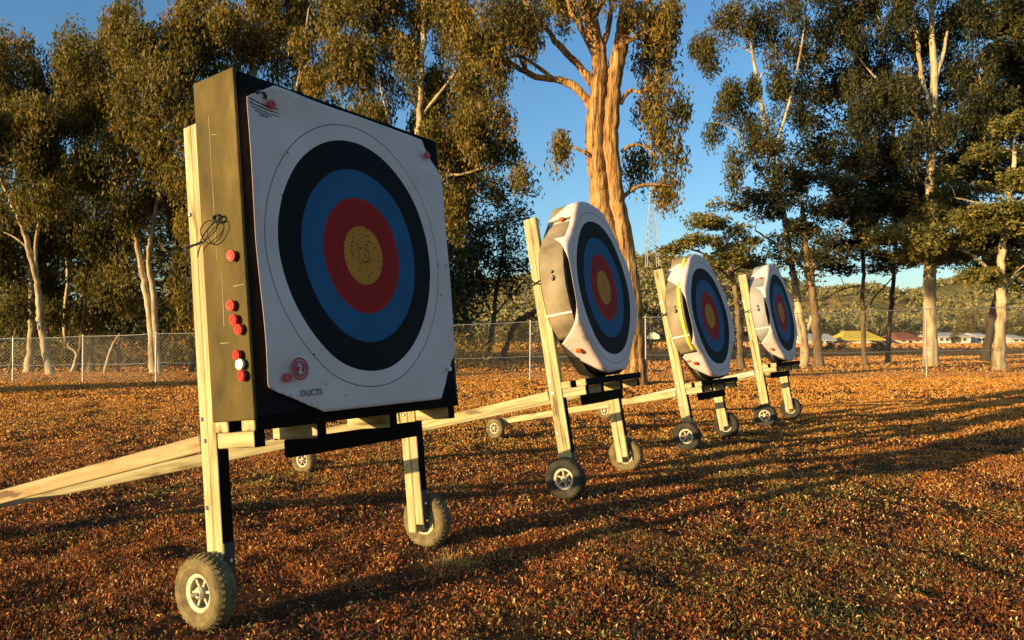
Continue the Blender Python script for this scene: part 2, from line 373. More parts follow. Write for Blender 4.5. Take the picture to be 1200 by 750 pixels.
# ---------------------------------------------------------------- target stands
def make_wheel(parent, name, centre, R, width, dark=False, flip=1, rz=0.0):
    """pneumatic wheel with knobbly tyre, cream rim with six spokes; axle along local x"""
    key = ('tyre', R, width, dark)
    if key not in _cache:
        h = width / 2; Ri = R * .50
        prof = [(Ri, -h * .62), (Ri * 1.12, -h * .86), (R * .66, -h * .95), (R * .68, -h * 1.0), (R * .71, -h * .96), (R * .80, -h * .97), (R * .82, -h * 1.02), (R * .85, -h * .95), (R * .88, -h * .92), (R * .955, -h * .70), (R * .985, -h * .35), (R * .99, 0),
                (R * .985, h * .35), (R * .955, h * .70), (R * .88, h * .92), (R * .85, h * .95), (R * .82, h * 1.02), (R * .80, h * .97), (R * .71, h * .96), (R * .68, h * 1.0), (R * .66, h * .95), (Ri * 1.12, h * .86), (Ri, h * .62), (Ri, -h * .62)]
        bm = lathe(prof, 40)
        # tread lugs: two staggered rows of shoulder blocks and a centre row
        nl = 34
        for k in range(nl):
            for row, (off, w_) in enumerate(((-h * .62, h * .5), (0, h * .42), (h * .62, h * .5))):
                a = 2 * math.pi * (k + (.5 if row == 1 else 0)) / nl
                rr = R * (.985 if row == 1 else .955)
                mt = Matrix.Rotation(a, 4, 'X') @ Matrix.Translation((off, 0, rr)) @ Matrix.Rotation((row - 1) * .55, 4, 'Y') @ Matrix.Diagonal((w_, 2 * math.pi * R / nl * .5, R * .045, 1))
                bmesh.ops.create_cube(bm, size=1, matrix=mt)
        me = bm_mesh('tyre', bm, M['rubber_dark' if dark else 'rubber'])
        for p in me.polygons[:40 * 23]: p.use_smooth = True
        _cache[key] = me
        # rim ring
        ri, ro = R * .40, R * .52
        bm = lathe([(ri, -h * .55), (ri, h * .55), (ro * .97, h * .72), (ro, h * .66), (ro * .93, h * .3), (ro * .93, -h * .3), (ro, -h * .66), (ro * .97, -h * .72), (ri, -h * .55)], 36)
        _cache[('rim',) + key] = bm_mesh('rim', bm, M['rim'], True)
        bm = lathe([(0, -h * .8), (R * .13, -h * .8), (R * .17, -h * .6), (R * .17, h * .6), (R * .13, h * .8), (R * .06, h * .8), (R * .06, h * .62), (0, h * .62)], 20)
        _cache[('hub',) + key] = bm_mesh('hub', bm, M['rim'])
        bm = box_bm(h * .8, R * .30, R * .075, .002)
        _cache[('spoke',) + key] = bm_mesh('spoke', bm, M['rim'])
        bm = lathe([(0, -h * 1.25), (R * .05, -h * 1.25), (R * .05, h * 1.25), (0, h * 1.25)], 10)
        _cache[('axle',) + key] = bm_mesh('axle', bm, M['steel'])
    w = link(name, _cache[key], parent, Matrix.Translation(centre) @ Matrix.Rotation(rz, 4, 'Z') @ Matrix.Rotation(random.uniform(0, 6), 4, 'X'))
    link('rim', _cache[('rim',) + key], w); link('hub', _cache[('hub',) + key], w); link('axle', _cache[('axle',) + key], w)
    for k in range(6):
        link('spoke', _cache[('spoke',) + key], w, Matrix.Rotation(k * math.pi / 3, 4, 'X') @ Matrix.Translation((0, R * .285, 0)))
    return w

class Target:
    """local frame of one stand: x along the face, y backwards, z up"""
    def __init__(s, c, a, tilt, thick, leg_s, tail, half):
        s.c = c; s.tilt = math.radians(tilt); s.thick = thick; s.leg = leg_s; s.tail = tail; s.half = half
        s.rz = math.radians(90 - a)
    def F(s, u, v, k):
        t = s.tilt
        return Vector((u, v * math.sin(t) - k * math.cos(t), s.c[2] + v * math.cos(t) + k * math.sin(t)))
    def MF(s, u=0, v=0, k=0):
        """matrix of the face frame: x = along face, y = up the face, z = out of the face"""
        t = s.tilt
        m = Matrix(((1, 0, 0), (0, math.sin(t), -math.cos(t)), (0, math.cos(t), math.sin(t)))).to_4x4()
        m.translation = s.F(u, v, k); return m
    def v_at(s, z, k): return (z - s.c[2] - k * math.sin(s.tilt)) / math.cos(s.tilt)
    def root(s, name): return empty(name, (s.c[0], s.c[1], 0), s.rz)

def make_stand(T, label, wood, beam_wood, wheel_r=.135, top_v=.5, dark=(False, False)):
    r = T.root('target_stand'); tag(r, label, 'target stand', 'wheeled timber stands in a row')
    w = (0, math.sin(T.tilt), math.cos(T.tilt)); nn = (0, -math.cos(T.tilt), math.sin(T.tilt))
    D = T.thick; k1, k2 = -D - .026, -D - .0745
    for sgn in (-1, 1):
        u = sgn * T.leg
        board('leg', T.F(u, T.v_at(.085, k2), k2), T.F(u, top_v, k2), .047, .047, nn, wood, r)
        board('leg', T.F(u + sgn * .002, T.v_at(.13, k1), k1), T.F(u + sgn * .002, top_v - .03 * (sgn + 1), k1), .047, .047, nn, wood, r)
        wz = wheel_r
        c = T.F(u + sgn * .072, T.v_at(wz, k2 + .024), k2 + .024)
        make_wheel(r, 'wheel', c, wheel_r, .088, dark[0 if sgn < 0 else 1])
        # black bracket on the front of the leg foot, with bolts
        A = T.F(u, T.v_at(.11, k1 + .026), k1 + .027); B = T.F(u, T.v_at(.30, k1 + .026), k1 + .027)
        br = board('bracket', A, B, .044, .006, nn, M['black_metal'], r, .001)
        for q in (-.055, .03):
            key = 'bolt'
            if key not in _cache: _cache[key] = bm_mesh('bolt', lathe([(0, .006), (.007, .006), (.008, 0), (0, 0)], 8), M['steel'])
            link('bolt', _cache[key], br, Matrix.Translation((q, 0, .003)) @ Matrix.Rotation(-math.pi / 2, 4, 'Y'))
        for zq in (.42, T.c[2] - T.half - .10, T.c[2] - T.half - .02, T.c[2] + .12):
            if 'leg_bolt' not in _cache: _cache['leg_bolt'] = bm_mesh('bolt', lathe([(0, .007), (.006, .007), (.009, .002), (.009, 0), (0, 0)], 10), M['steel'])
            link('bolt', _cache['leg_bolt'], r, Matrix.Translation(T.F(u - .0235, T.v_at(zq, k2), k2 + .006 * math.sin(zq * 40))) @ Matrix.Rotation(math.pi, 4, 'Z'))
        # thin black strips on the leg fronts; ledges and arms get them too
        A = T.F(u + sgn * .002, T.v_at(.30, k1 + .026), k1 + .0265); B = T.F(u + sgn * .002, min(top_v, -T.half + .03) - .034, k1 + .0265)
        board('leg_facing', A, B, .0475, .004, nn, M['dark_timber'], r, .001)
    b = -T.half                                              # underside of the butt in face coordinates
    L = T.leg
    for k0, ue in ((-.055, .05), (-D + .035, .03)):
        board('ledge', T.F(-L - .03, b - .0235, k0), T.F(L + ue, b - .0235, k0), .07, .045, w, wood, r)
        board('ledge_facing', T.F(-L - .024, b - .0235, k0 + .037), T.F(L + ue, b - .0235, k0 + .037), .004, .046, w, M['dark_timber'], r, .001)
    for u in (-L - .002, -L * .48, L * .26, L + .002):
        k0 = -D if abs(u) > L - .01 else -D - .05
        board('arm', T.F(u, b - .076, k0), T.F(u, b - .076, -.03), .045, .057, w, wood, r)
        board('arm_facing', T.F(u - .023, b - .076, -.028), T.F(u + .023, b - .076, -.028), .004, .058, w, M['dark_timber'], r, .001)
    board('cross_rail', T.F(-L * .5, b - .142, -D + .02), T.F(L - .024, b - .142, -D + .02), .042, .072, w, M['dark_timber'], r)
    # tail: two long beams from the legs meeting over a small wheel behind
    tx, ty = T.tail
    zt = .17
    y_at = lambda z: T.F(0, T.v_at(z, k2), k2).y
    zb = T.F(0, b - .085, k2).z
    board('tail_beam', (-L - .0, y_at(zb) + .035, zb), (tx + .02, ty, zt), .036, .062, (0, 0, 1), beam_wood, r)
    board('tail_beam', (L - .0, y_at(zb) + .04, zb - .01), (tx + .075, ty - .02, zt), .036, .060, (0, 0, 1), wood, r)
    make_wheel(r, 'wheel', (tx - .06, ty, .108), .108, .07, False)
    return r

RINGS = [(.0305, 'g'), (.061, 'g'), (.122, 'g')]
def face_material(seed, wear=1.0):
    """printed ten-ring target: gold, red, blue, black, white with fine ring lines and arrow holes"""
    m, n, l, b = new_mat('printed_target_paper')
    tc = n.new('ShaderNodeTexCoord'); sp = n.new('ShaderNodeSeparateXYZ'); uv = n.new('ShaderNodeAttribute'); uv.attribute_name = 'paper'
    ln = n.new('ShaderNodeVectorMath'); ln.operation = 'LENGTH'; l.new(uv.outputs['Vector'], ln.inputs[0])
    mr = n.new('ShaderNodeMath'); mr.operation = 'DIVIDE'; l.new(ln.outputs['Value'], mr.inputs[0]); mr.inputs[1].default_value = 1.0
    gold = (.66, .25, .03); red = (.40, .022, .016); blue = (.03, .115, .22); blk = (.012, .011, .011); wht = (.80, .62, .54)
    dark = (.02, .02, .02); grey = (.30, .30, .30)
    lw = .0011
    R = n.new('ShaderNodeValToRGB'); R.color_ramp.interpolation = 'CONSTANT'; e = R.color_ramp.elements
    st = [(0, gold), (.0305, (.2, .1, .03)), (.0305 + lw, gold), (.061, (.2, .1, .03)), (.061 + lw, gold), (.122, dark), (.122 + lw, red), (.183, (.2, .012, .01)), (.183 + lw, red),
          (.244, dark), (.244 + lw, blue), (.305, (.015, .06, .14)), (.305 + lw, blue), (.366, blk), (.427, (.2, .2, .2)), (.427 + lw * 1.5, blk), (.488, wht), (.549, (.12, .11, .12)), (.549 + lw * 1.8, wht), (.610, (.12, .11, .12)), (.610 + lw * 1.8, wht)]
    e[0].position = 0; e[0].color = (*gold, 1); e[1].position = st[1][0]; e[1].color = (*st[1][1], 1)
    for p, c in st[2:]:
        k = e.new(p); k.color = (*c, 1)
    l.new(mr.outputs[0], R.inputs[0])
    # arrow holes: small dark spots, thickest in the gold
    mp = n.new('ShaderNodeMapping'); mp.inputs['Location'].default_value = (seed * 3.1, seed * 1.7, 0); l.new(uv.outputs['Vector'], mp.inputs['Vector'])
    vo = n.new('ShaderNodeTexVoronoi'); vo.inputs['Scale'].default_value = 62; vo.inputs['Randomness'].default_value = 1; l.new(mp.outputs[0], vo.inputs['Vector'])
    th = n.new('ShaderNodeMath'); th.operation = 'LESS_THAN'; l.new(vo.outputs['Distance'], th.inputs[0]); th.inputs[1].default_value = .27
    sc = n.new('ShaderNodeSeparateColor'); l.new(vo.outputs['Color'], sc.inputs[0])
    fall = n.new('ShaderNodeMapRange'); fall.inputs['From Min'].default_value = .03; fall.inputs['From Max'].default_value = .26; fall.inputs['To Min'].default_value = .85 * wear; fall.inputs['To Max'].default_value = .012
    l.new(ln.outputs['Value'], fall.inputs['Value'])
    lt = n.new('ShaderNodeMath'); lt.operation = 'LESS_THAN'; l.new(sc.outputs[0], lt.inputs[0]); l.new(fall.outputs[0], lt.inputs[1])
    an = n.new('ShaderNodeMath'); an.operation = 'MULTIPLY'; l.new(th.outputs[0], an.inputs[0]); l.new(lt.outputs[0], an.inputs[1])
    mx = n.new('ShaderNodeMix'); mx.data_type = 'RGBA'; l.new(an.outputs[0], mx.inputs[0]); l.new(R.outputs[0], mx.inputs[6]); mx.inputs[7].default_value = (.05, .03, .012, 1)
    # faint soiling of the sheet
    nz = n.new('ShaderNodeTexNoise'); nz.inputs['Scale'].default_value = 5; nz.inputs['Detail'].default_value = 6; l.new(mp.outputs[0], nz.inputs['Vector'])
    r2 = ramp(n, [(.3, (.86, .84, .80)), (.65, (1, 1, 1))]); l.new(nz.outputs['Fac'], r2.inputs[0])
    m2 = n.new('ShaderNodeMix'); m2.data_type = 'RGBA'; m2.blend_type = 'MULTIPLY'; m2.inputs[0].default_value = .8
    l.new(mx.outputs[2], m2.inputs[6]); l.new(r2.outputs[0], m2.inputs[7]); l.new(m2.outputs[2], b.inputs['Base Color'])
    b.inputs['Roughness'].default_value = .7; b.inputs['Specular IOR Level'].default_value = .08
    bp = n.new('ShaderNodeBump'); bp.inputs['Strength'].default_value = .5; bp.inputs['Distance'].default_value = .006
    n3 = n.new('ShaderNodeTexNoise'); n3.inputs['Scale'].default_value = 9; n3.inputs['Detail'].default_value = 3; l.new(mp.outputs[0], n3.inputs['Vector'])
    l.new(n3.outputs['Fac'], bp.inputs['Height']); l.new(bp.outputs[0], b.inputs['Normal'])
    return m

def paper_attr(me, P):
    a = me.attributes.new('paper', 'FLOAT_VECTOR', 'POINT'); a.data.foreach_set('vector', np.asarray(P, np.float32).ravel())

def text_mesh(name, body, size, mat, bold=0.0):
    cu = bpy.data.curves.new(name, 'FONT'); cu.body = body; cu.size = size; cu.align_x = 'LEFT'; cu.offset = bold; cu.extrude = 0.0003
    o = bpy.data.objects.new(name, cu); COL.objects.link(o)
    dg = bpy.context.evaluated_depsgraph_get(); me = bpy.data.meshes.new_from_object(o.evaluated_get(dg))
    bpy.data.objects.remove(o); me.name = name; me.materials.clear(); me.materials.append(mat)
    return me

def make_pin(T, M_local, label, mat, cat='target pin', R=.02):
    """plastic target pin: dished cap on a short collar, with a spike in the foam; +z of M_local points out"""
    base = Matrix.Translation((T.c[0], T.c[1], 0)) @ Matrix.Rotation(T.rz, 4, 'Z')
    key = ('cap', mat.name, R)
    if key not in _cache:
        bm = lathe([(0, R * 1.05), (R * .30, R * 1.05), (R * .36, R * 1.18), (R * .66, R * 1.2), (R * .74, R * 1.08), (R * .98, R * 1.08), (R, R * .95), (R, R * .55), (R * .8, R * .42), (R * .42, R * .36), (R * .42, .001), (0, .001)], 22)
        bmesh.ops.rotate(bm, matrix=Matrix.Rotation(-math.pi / 2, 3, 'Y'), verts=bm.verts)
        _cache[key] = bm_mesh('cap', bm, mat)
        bm = lathe([(0, -.04), (.002, -.03), (.002, .0), (0, .0)], 8); bmesh.ops.rotate(bm, matrix=Matrix.Rotation(-math.pi / 2, 3, 'Y'), verts=bm.verts)
        _cache[('spike', R)] = bm_mesh('spike', bm, M['steel'])
    r = empty('target_pin'); r.matrix_world = base @ M_local
    tag(r, label, cat, 'plastic pins in the targets')
    link('cap', _cache[key], r); link('spike', _cache.get(('spike', R)) or _cache[('spike', .02)], r)
    return r

def side_matrix(p, out, up):
    z = Vector(out).normalized(); y = (Vector(up) - z * Vector(up).dot(z)).normalized(); x = y.cross(z)
    m = Matrix((x, y, z)).transposed().to_4x4(); m.translation = p; return m

def cord_mesh(name, pts, r, mat, sub=8, sides=6):
    P = smooth_path(pts, sub); t = Tubes(); t.add(P, np.full(len(P), r), sides); return t.mesh(name, mat)

T1 = Target((-.64, 3.28, 1.407), 31.7, 6.0, .235, .577, (-.66, 2.24), .64)
T2 = Target((.66, 5.56, 1.42), 28.0, 9.5, .20, .515, (-.62, 2.22), .635)
T3 = Target((1.98, 7.70, 1.28), 34.0, 11.0, .19, .49, (-.80, 2.02), .635)
T4 = Target((3.38, 9.65, 1.38), 34.0, 9.5, .19, .52, (-.75, 2.05), .62)

def square_butt(T):
    hw, hh, D = .604, .64, T.thick
    r = T.root('square_target_butt'); tag(r, 'big square foam butt with brown sides on the nearest stand', 'target butt')
    core = link('core', bm_mesh('core', box_bm(2 * hw, 2 * hh, D, .012, 2), M['foam_black']), r, T.MF(0, 0, -D / 2))
    # brown side slabs around the black core, each proud of it
    for nm, sx, u, v in (('side_slab', -1, -hw - .004, 0), ('side_slab', 1, hw + .004, 0)):
        bm = box_bm(.016, 2 * hh + .012, D - .004, .005, 2)
        link(nm, bm_mesh(nm, bm, M['foam_brown']), r, T.MF(u, v, -D / 2 - .004))
    # pale scored line and scuffs down the left side
    for (v, k, ln, wd, a) in ((.22, -.155, .55, .0025, 0.0), (-.20, -.135, .20, .003, .03), (-.16, -.045, .0028, .06, 0), (-.36, -.14, .003, .05, .05), (.42, -.13, .003, .03, .3)):
        bm = box_bm(.0015, ln, wd, 0)
        link('scuff', bm_mesh('scuff', bm, M['band_tan']), r, T.MF(-hw - .0122, v, k) @ Matrix.Rotation(a, 4, 'X'))
    return r

def square_face(T):
    """paper sheet with cut corners, bellied and lifting along its left edge"""
    m = face_material(1)
    N = 96; g = np.linspace(-.61, .61, N + 1)
    U, V = np.meshgrid(g, g + 0)
    hu, hv = .590, .628
    # squeeze the square grid into the cut-cornered outline
    cuts = {(-1, 1): (.13, .08), (1, 1): (.13, .17), (1, -1): (.15, .22), (-1, -1): (.27, .11)}
    X = U / .61 * hu; Y = V / .61 * hv
    for (sx, sy), (cu, cv) in cuts.items():
        a = (hu - np.clip(sx * X, 0, hu)) / cu + (hv - np.clip(sy * Y, 0, hv)) / cv
        inside = a < 1
        # pull points of the cut corner back onto the cut line
        f = np.where(inside & (sx * X > 0) & (sy * Y > 0), 1 - a, 0)
        X = X - sx * f * cu * .5; Y = Y - sy * f * cv * .5
    X = X + .013 + .010 * (Y / .63) * 0; Y = Y - .017
    X = np.where(X < 0, X - .012 * (Y / .62) * (X / -.577), X)
    Z = .006 + .010 * vnoise(X * 3 + 7, Y * 3 + 2, 21) + .004 * vnoise(X * 8, Y * 8, 22)
    Z += .022 * np.exp(-((X + .38) ** 2 + (Y + .36) ** 2) / .05) + .016 * np.exp(-((X - .05) ** 2 + (Y + .55) ** 2) / .03)
    Z += .020 * np.clip((-X - .54) / .07, 0, 1) ** 2 * (.6 + .4 * np.sin(Y * 5))
    Z += .018 * np.exp(-((X + .45) ** 2) / .02 - ((Y - .6) ** 2) / .004) + .02 * np.exp(-((X - .2) ** 2) / .04 - ((Y - .64) ** 2) / .002) * .3
    for pu, pv in ((-.475, .545), (.488, .535), (-.475, -.52), (.52, -.50)):
        Z -= .016 * np.exp(-((X - pu) ** 2 + (Y - pv) ** 2) / .004)
    Z = np.clip(Z, .003, None)
    w = N + 1; i = np.arange(N)[:, None] * w; k = np.arange(N)[None, :]
    Q = np.stack([i + k, i + k + 1, i + w + k + 1, i + w + k], -1).reshape(-1, 4)
    P = np.stack([(X + .011) * 1.06, (Y + .004) * .99, np.zeros_like(X)], -1).reshape(-1, 3)
    me = fast_mesh('paper_face', np.stack([X, Y, Z], -1).reshape(-1, 3), Q, m, smooth=True); 
    paper_attr(me, P)
    base = Matrix.Translation((T.c[0], T.c[1], 0)) @ Matrix.Rotation(T.rz, 4, 'Z')
    o = link('paper_target_face', me); o.matrix_world = base @ T.MF()
    sol = o.modifiers.new('thickness', 'SOLIDIFY'); sol.thickness = .0012; sol.offset = 1
    tag(o, 'large square paper target face on the nearest square butt', 'target face', 'ringed paper target faces')
    h = .0305
    def zat(x, y):
        j = np.argmin((X - x) ** 2 + (Y - y) ** 2); return float(Z.ravel()[j]) + .0018
    # printing: ring numbers, maker's block, ringed red mark
    for ch, x in (('2', .512), ('1', .575)):
        link('printed_number', text_mesh('printed_number', ch, .030, M['ink']), o, Matrix.Translation((x - .008, -.012, zat(x, 0) + .001)))
    for ch, x in (('3', .452),):
        link('printed_number', text_mesh('printed_number', ch, .030, M['ink_white']), o, Matrix.Translation((x - .008, -.012, zat(x, 0) + .001)))
    # ringed red mark: concentric rings with a white twist at the centre
    lx, ly = -.425, -.475; lz = zat(lx, ly) + .008
    for r0, r1 in ((.042, .036), (.031, .0255), (.0205, .0)):
        bm = bmesh.new(); prev = None; vs = []
        for q in range(33):
            a = 2 * math.pi * q / 32
            vs.append((bm.verts.new((r0 * math.cos(a), r0 * math.sin(a), 0)), bm.verts.new((r1 * math.cos(a) + 1e-5 * q, r1 * math.sin(a), 0))))
        for q in range(32): bm.faces.new((vs[q][0], vs[q + 1][0], vs[q + 1][1], vs[q][1]))
        link('printed_mark', bm_mesh('printed_mark', bm, M['ink_red']), o, Matrix.Translation((lx, ly, lz)))
    link('printed_mark', text_mesh('printed_mark', '2', .045, M['ink_white'], .0012), o, Matrix.Translation((lx - .012, ly - .016, lz + .001)))
    link('printed_word', text_mesh('printed_word', 'DUCTS', .034, M['ink']), o, Matrix.Translation((-.425, -.578, zat(-.37, -.565) + .006)))
    # maker's block top left: dark emblem and rows of fine print too small to read
    rows = ((.530, .145, .0055, -.575), (.516, .150, .0042, -.575), (.503, .135, .004, -.565), (.492, .085, .004, -.545), (.482, .036, .004, -.525))
    for y, ln, hgt, x0 in rows:
        bm = bmesh.new(); x = x0
        while x < x0 + ln:
            wd = random.uniform(.003, .011)
            z = zat(x, y) + .002
            bmesh.ops.create_cube(bm, size=1, matrix=Matrix.Translation((x + wd / 2, y - (x - x0) * .02 + random.uniform(-.0006, .0006), z)) @ Matrix.Diagonal((wd, hgt * random.uniform(.6, 1), .0006, 1)))
            x += wd + random.uniform(.0015, .004)
        link('fine_print', bm_mesh('fine_print', bm, M['ink']), o)
    bm = bmesh.new()
    for q in range(7):
        a = -.4 + q * .55
        bmesh.ops.create_cube(bm, size=1, matrix=Matrix.Translation((-.512 + .020 * math.cos(a), .560 + .014 * math.sin(a), zat(-.51, .56) + .003)) @ Matrix.Rotation(a, 4, 'Z') @ Matrix.Diagonal((.014, .011, .0006, 1)))
    link('printed_emblem', bm_mesh('printed_emblem', bm, M['ink']), o)
    return o

def outline(R, a):
    """rim radius at angle a: a circle flattened where the paper corners are strapped down"""
    d = (a - math.pi / 4) % (math.pi / 2); d = min(d, math.pi / 2 - d)
    return min(R, R * .935 / math.cos(d))

def round_butt(T, R, label, band, stripe=None):
    D = T.thick
    r = T.root('round_target_butt'); tag(r, label, 'target butt', 'round foam butts')
    bm = lathe([(0, -D), (R - .012, -D), (R - .004, -D + .014), (R - .004, -.010), (R - .012, 0), (0, 0)], 64)
    bmesh.ops.rotate(bm, matrix=Matrix.Rotation(-math.pi / 2, 3, 'Y'), verts=bm.verts)      # axis to +z
    for v in bm.verts:
        rr = math.hypot(v.co.x, v.co.y)
        if rr > R * .7:
            f = outline(R, math.atan2(v.co.y, v.co.x)) / R; v.co.x *= f; v.co.y *= f
    link('core', bm_mesh('core', bm, M['foam_black'], True), r, T.MF())
    def arc(name, a0, a1, k0, k1, rad, mat, th=.006):
        n = max(4, int((a1 - a0) / 3)); V = []; Q = []
        for q in range(n + 1):
            a = math.radians(a0 + (a1 - a0) * q / n); cc, ss = math.cos(a), math.sin(a)
            wob = .002 * math.sin(q * 1.7); rf = outline(R, a) / R; cc *= rf; ss *= rf
            for rr, kk in ((rad, k0), (rad + th + wob, k0 - .004), (rad + th + wob, k1 + .004), (rad, k1)): V.append((rr * cc, rr * ss, kk))
        for q in range(n):
            for e in range(4):
                e2 = (e + 1) % 4; Q.append((q * 4 + e, (q + 1) * 4 + e, (q + 1) * 4 + e2, q * 4 + e2))
        Q.append((0, 1, 2, 3)); Q.append((n * 4 + 3, n * 4 + 2, n * 4 + 1, n * 4))
        return link(name, fast_mesh(name, V, Q, mat), r, T.MF())
    arc('outer_band', 100, 216, -.012, -D + .008, R - .003, band)
    arc('outer_band', 224, 300, -D * .58, -D + .008, R - .003, band)
    arc('tape', 197, 198.2, -.010, -D + .006, R + .0045, M['white_tape'], .002)
    if stripe: arc('stripe', 112, 214, -.030, -.062, R + .0045, stripe, .004)
    return r

def round_face(T, R, label, seed):
    """paper sheet whose four corners are folded back over the rim of the round butt"""
    m = face_material(seed, 1.25)
    NA, NR = 144, 34; V = []; P = []
    rs = np.random.default_rng(seed)
    ph = rs.uniform(0, 6, 6)
    for j in range(NA):
        a = 2 * math.pi * j / NA
        c, s_ = math.cos(a), math.sin(a)
        sq = min((.603 if c < 0 else .62) / max(abs(c), 1e-6), (.65 if s_ > 0 else .605) / max(abs(s_), 1e-6)); cut = .785 / max(1e-6, abs(c) * .7071 + abs(s_) * .7071)
        rp = min(sq, cut) + .006 * math.sin(3 * a + ph[0])
        for i in range(NR + 1):
            rr = rp * i / NR
            fold = outline(R, a) - .012
            z = .006 + .006 * (1 + math.sin(2 * a + ph[1])) * (rr / .6) ** 2 + .004 * (1 + math.sin(5 * a + ph[2] + rr * 7)) * (rr / .6) ** 2
            if rr < fold - .012: x = rr
            else:
                e = rr - (fold - .012)
                q = min(e / .026, 1.0) * math.pi / 2 * .98
                x = fold - .012 + .018 * math.sin(q); z -= .018 * (1 - math.cos(q))
                if e > .026: z -= (e - .026)
                x += min(e / .03, 1) * (.010 + .006 * math.sin(7 * a + ph[3]))
            V.append((x * c, x * s_, z)); P.append((rr * c, rr * s_, 0))
    w = NR + 1; Q = []
    for j in range(NA):
        j2 = (j + 1) % NA
        for i in range(NR): Q.append((j * w + i, j * w + i + 1, j2 * w + i + 1, j2 * w + i))
    me = fast_mesh('paper_face', V, Q, m, smooth=True); paper_attr(me, P)
    base = Matrix.Translation((T.c[0], T.c[1], 0)) @ Matrix.Rotation(T.rz, 4, 'Z')
    o = link('paper_target_face', me); o.matrix_world = base @ T.MF()
    sol = o.modifiers.new('thickness', 'SOLIDIFY'); sol.thickness = .0015; sol.offset = 1
    tag(o, label, 'target face', 'ringed paper target faces'); return o

def rim_pin(T, R, ang, k, label, mat, Rp=.02):
    a = math.radians(ang); m = T.MF(); R = outline(R, a)
    p = m @ Vector(((R + .006) * math.cos(a), (R + .006) * math.sin(a), k))
    out = m.to_3x3() @ Vector((math.cos(a), math.sin(a), 0))
    make_pin(T, side_matrix(p, out, (0, 0, 1)), label, mat, R=Rp)

# --- nearest target
make_stand(T1, 'nearest pine stand on knobbly wheels carrying the square butt', M['pine'], M['tan_wood'])
square_butt(T1); square_face(T1)
sp = [(-.05, -.055, 'red pin alone highest on the brown side of the square butt', 'pin_red'),
      (-.229, -.075, 'red pin on the brown side, second from the top', 'pin_red'),
      (-.283, -.062, 'red pin on the brown side, upper of a close pair at mid height', 'pin_red'),
      (-.319, -.040, 'red pin on the brown side, lower of a close pair at mid height', 'pin_red'),
      (-.412, -.055, 'red pin on the brown side directly above the white pin', 'pin_red'),
      (-.446, -.043, 'only white pin on the brown side of the square butt', 'pin_white'),
      (-.487, -.036, 'lowest red pin on the brown side of the square butt', 'pin_red')]
mf = T1.MF().to_3x3()
for v, k, lb, mt in sp:
    tl = Vector((random.uniform(-.15, .15), random.uniform(-.15, .15), 0))
    make_pin(T1, side_matrix(T1.F(-.604 - .0125, v, k), Vector((-1, 0, 0)) + Vector((0, tl.x, tl.y)), (0, 0, 1)), lb, M[mt])
for u, v, lb in ((-.468, .535, 'red pin at the top left corner of the nearest square face'), (.488, .535, 'red pin at the top right corner of the nearest square face'), (-.478, -.505, 'red pin at the bottom left corner of the nearest square face beside the ringed mark')):
    make_pin(T1, T1.MF(u, v, .010), lb, M['pin_red'], R=.017)
make_pin(T1, T1.MF(.535, -.505, .008), 'white pin at the bottom right corner of the nearest square face', M['pin_white'], R=.012)

# black cord tied round the left leg
def cord1():
    r = T1.root('black_cord'); tag(r, 'looped black cord tied round the leg of the nearest stand', 'cord')
    q = lambda v, k, o=0.0: tuple(T1.F(-.624 - o, v, k))
    loop = [q(.02, -.245), q(.055, -.20, .006), q(.088, -.13, .012), q(.085, -.09, .012), q(.055, -.085, .01), q(.022, -.115, .008), q(.010, -.16, .010), q(.035, -.20, .014), q(.075, -.205, .016), q(.095, -.16, .018), q(.078, -.115, .016), q(.05, -.13, .014), q(.03, -.18, .014), q(.01, -.225, .01), q(-.025, -.25, .004)]
    link('loop', cord_mesh('loop', loop, .0022, M['cord']), r)
    knot = [q(.098, -.135, .008), q(.108, -.115, .014), q(.100, -.098, .018), q(.086, -.104, .014), q(.09, -.125, .01), q(.104, -.128, .02), q(.108, -.106, .008), q(.094, -.095, .006)]
    link('knot', cord_mesh('knot', knot, .0036, M['cord']), r)
    wrap = [T1.F(-.54, .03, -.24), T1.F(-.605, .035, -.236), T1.F(-.607, .033, -.29), T1.F(-.606, .03, -.34), T1.F(-.56, .03, -.338)]
    link('wrap', cord_mesh('wrap', [tuple(p) for p in wrap], .003, M['cord']), r)
    tail = [T1.F(-.606, .03, -.340), T1.F(-.612, -.06, -.345), T1.F(-.61, -.16, -.343), T1.F(-.612, -.24, -.342)]
    link('loose_end', cord_mesh('loose_end', [tuple(p) for p in tail], .0028, M['cord']), r)
cord1()

# --- the three round targets
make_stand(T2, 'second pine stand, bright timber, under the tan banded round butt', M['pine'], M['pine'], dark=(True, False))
round_butt(T2, .635, 'round black butt with broad tan band, second target in the row', M['band_tan'])
round_face(T2, .635, 'paper face on the second target, in front of the thick gum trunk', 2)
rim_pin(T2, .635, 130, -.075, 'orange pin in the upper paper fold of the second target', M['pin_orange'])
rim_pin(T2, .635, 226, -.085, 'orange red pin in the lower paper fold of the second target', M['pin_orange'])
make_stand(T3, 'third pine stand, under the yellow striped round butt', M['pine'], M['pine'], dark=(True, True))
round_butt(T3, .635, 'round butt with yellow stripe on its rim, third target in the row', M['band_tan'], M['band_yellow'])
round_face(T3, .635, 'paper face on the yellow striped third target', 3)
rim_pin(T3, .635, 228, -.08, 'red pin in the lower paper fold of the third target', M['pin_red'])
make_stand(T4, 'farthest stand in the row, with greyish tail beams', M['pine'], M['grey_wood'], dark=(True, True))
round_butt(T4, .62, 'round butt with grey band, farthest target in the row', M['band_grey'])
round_face(T4, .62, 'paper face on the farthest target in the row', 4)
rim_pin(T4, .62, 228, -.08, 'orange pin in the lower paper fold of the farthest target', M['pin_orange'])
rim_pin(T4, .62, 134, -.06, 'dark topped orange pin in the upper paper fold of the farthest target', M['pin_orange'], .016)

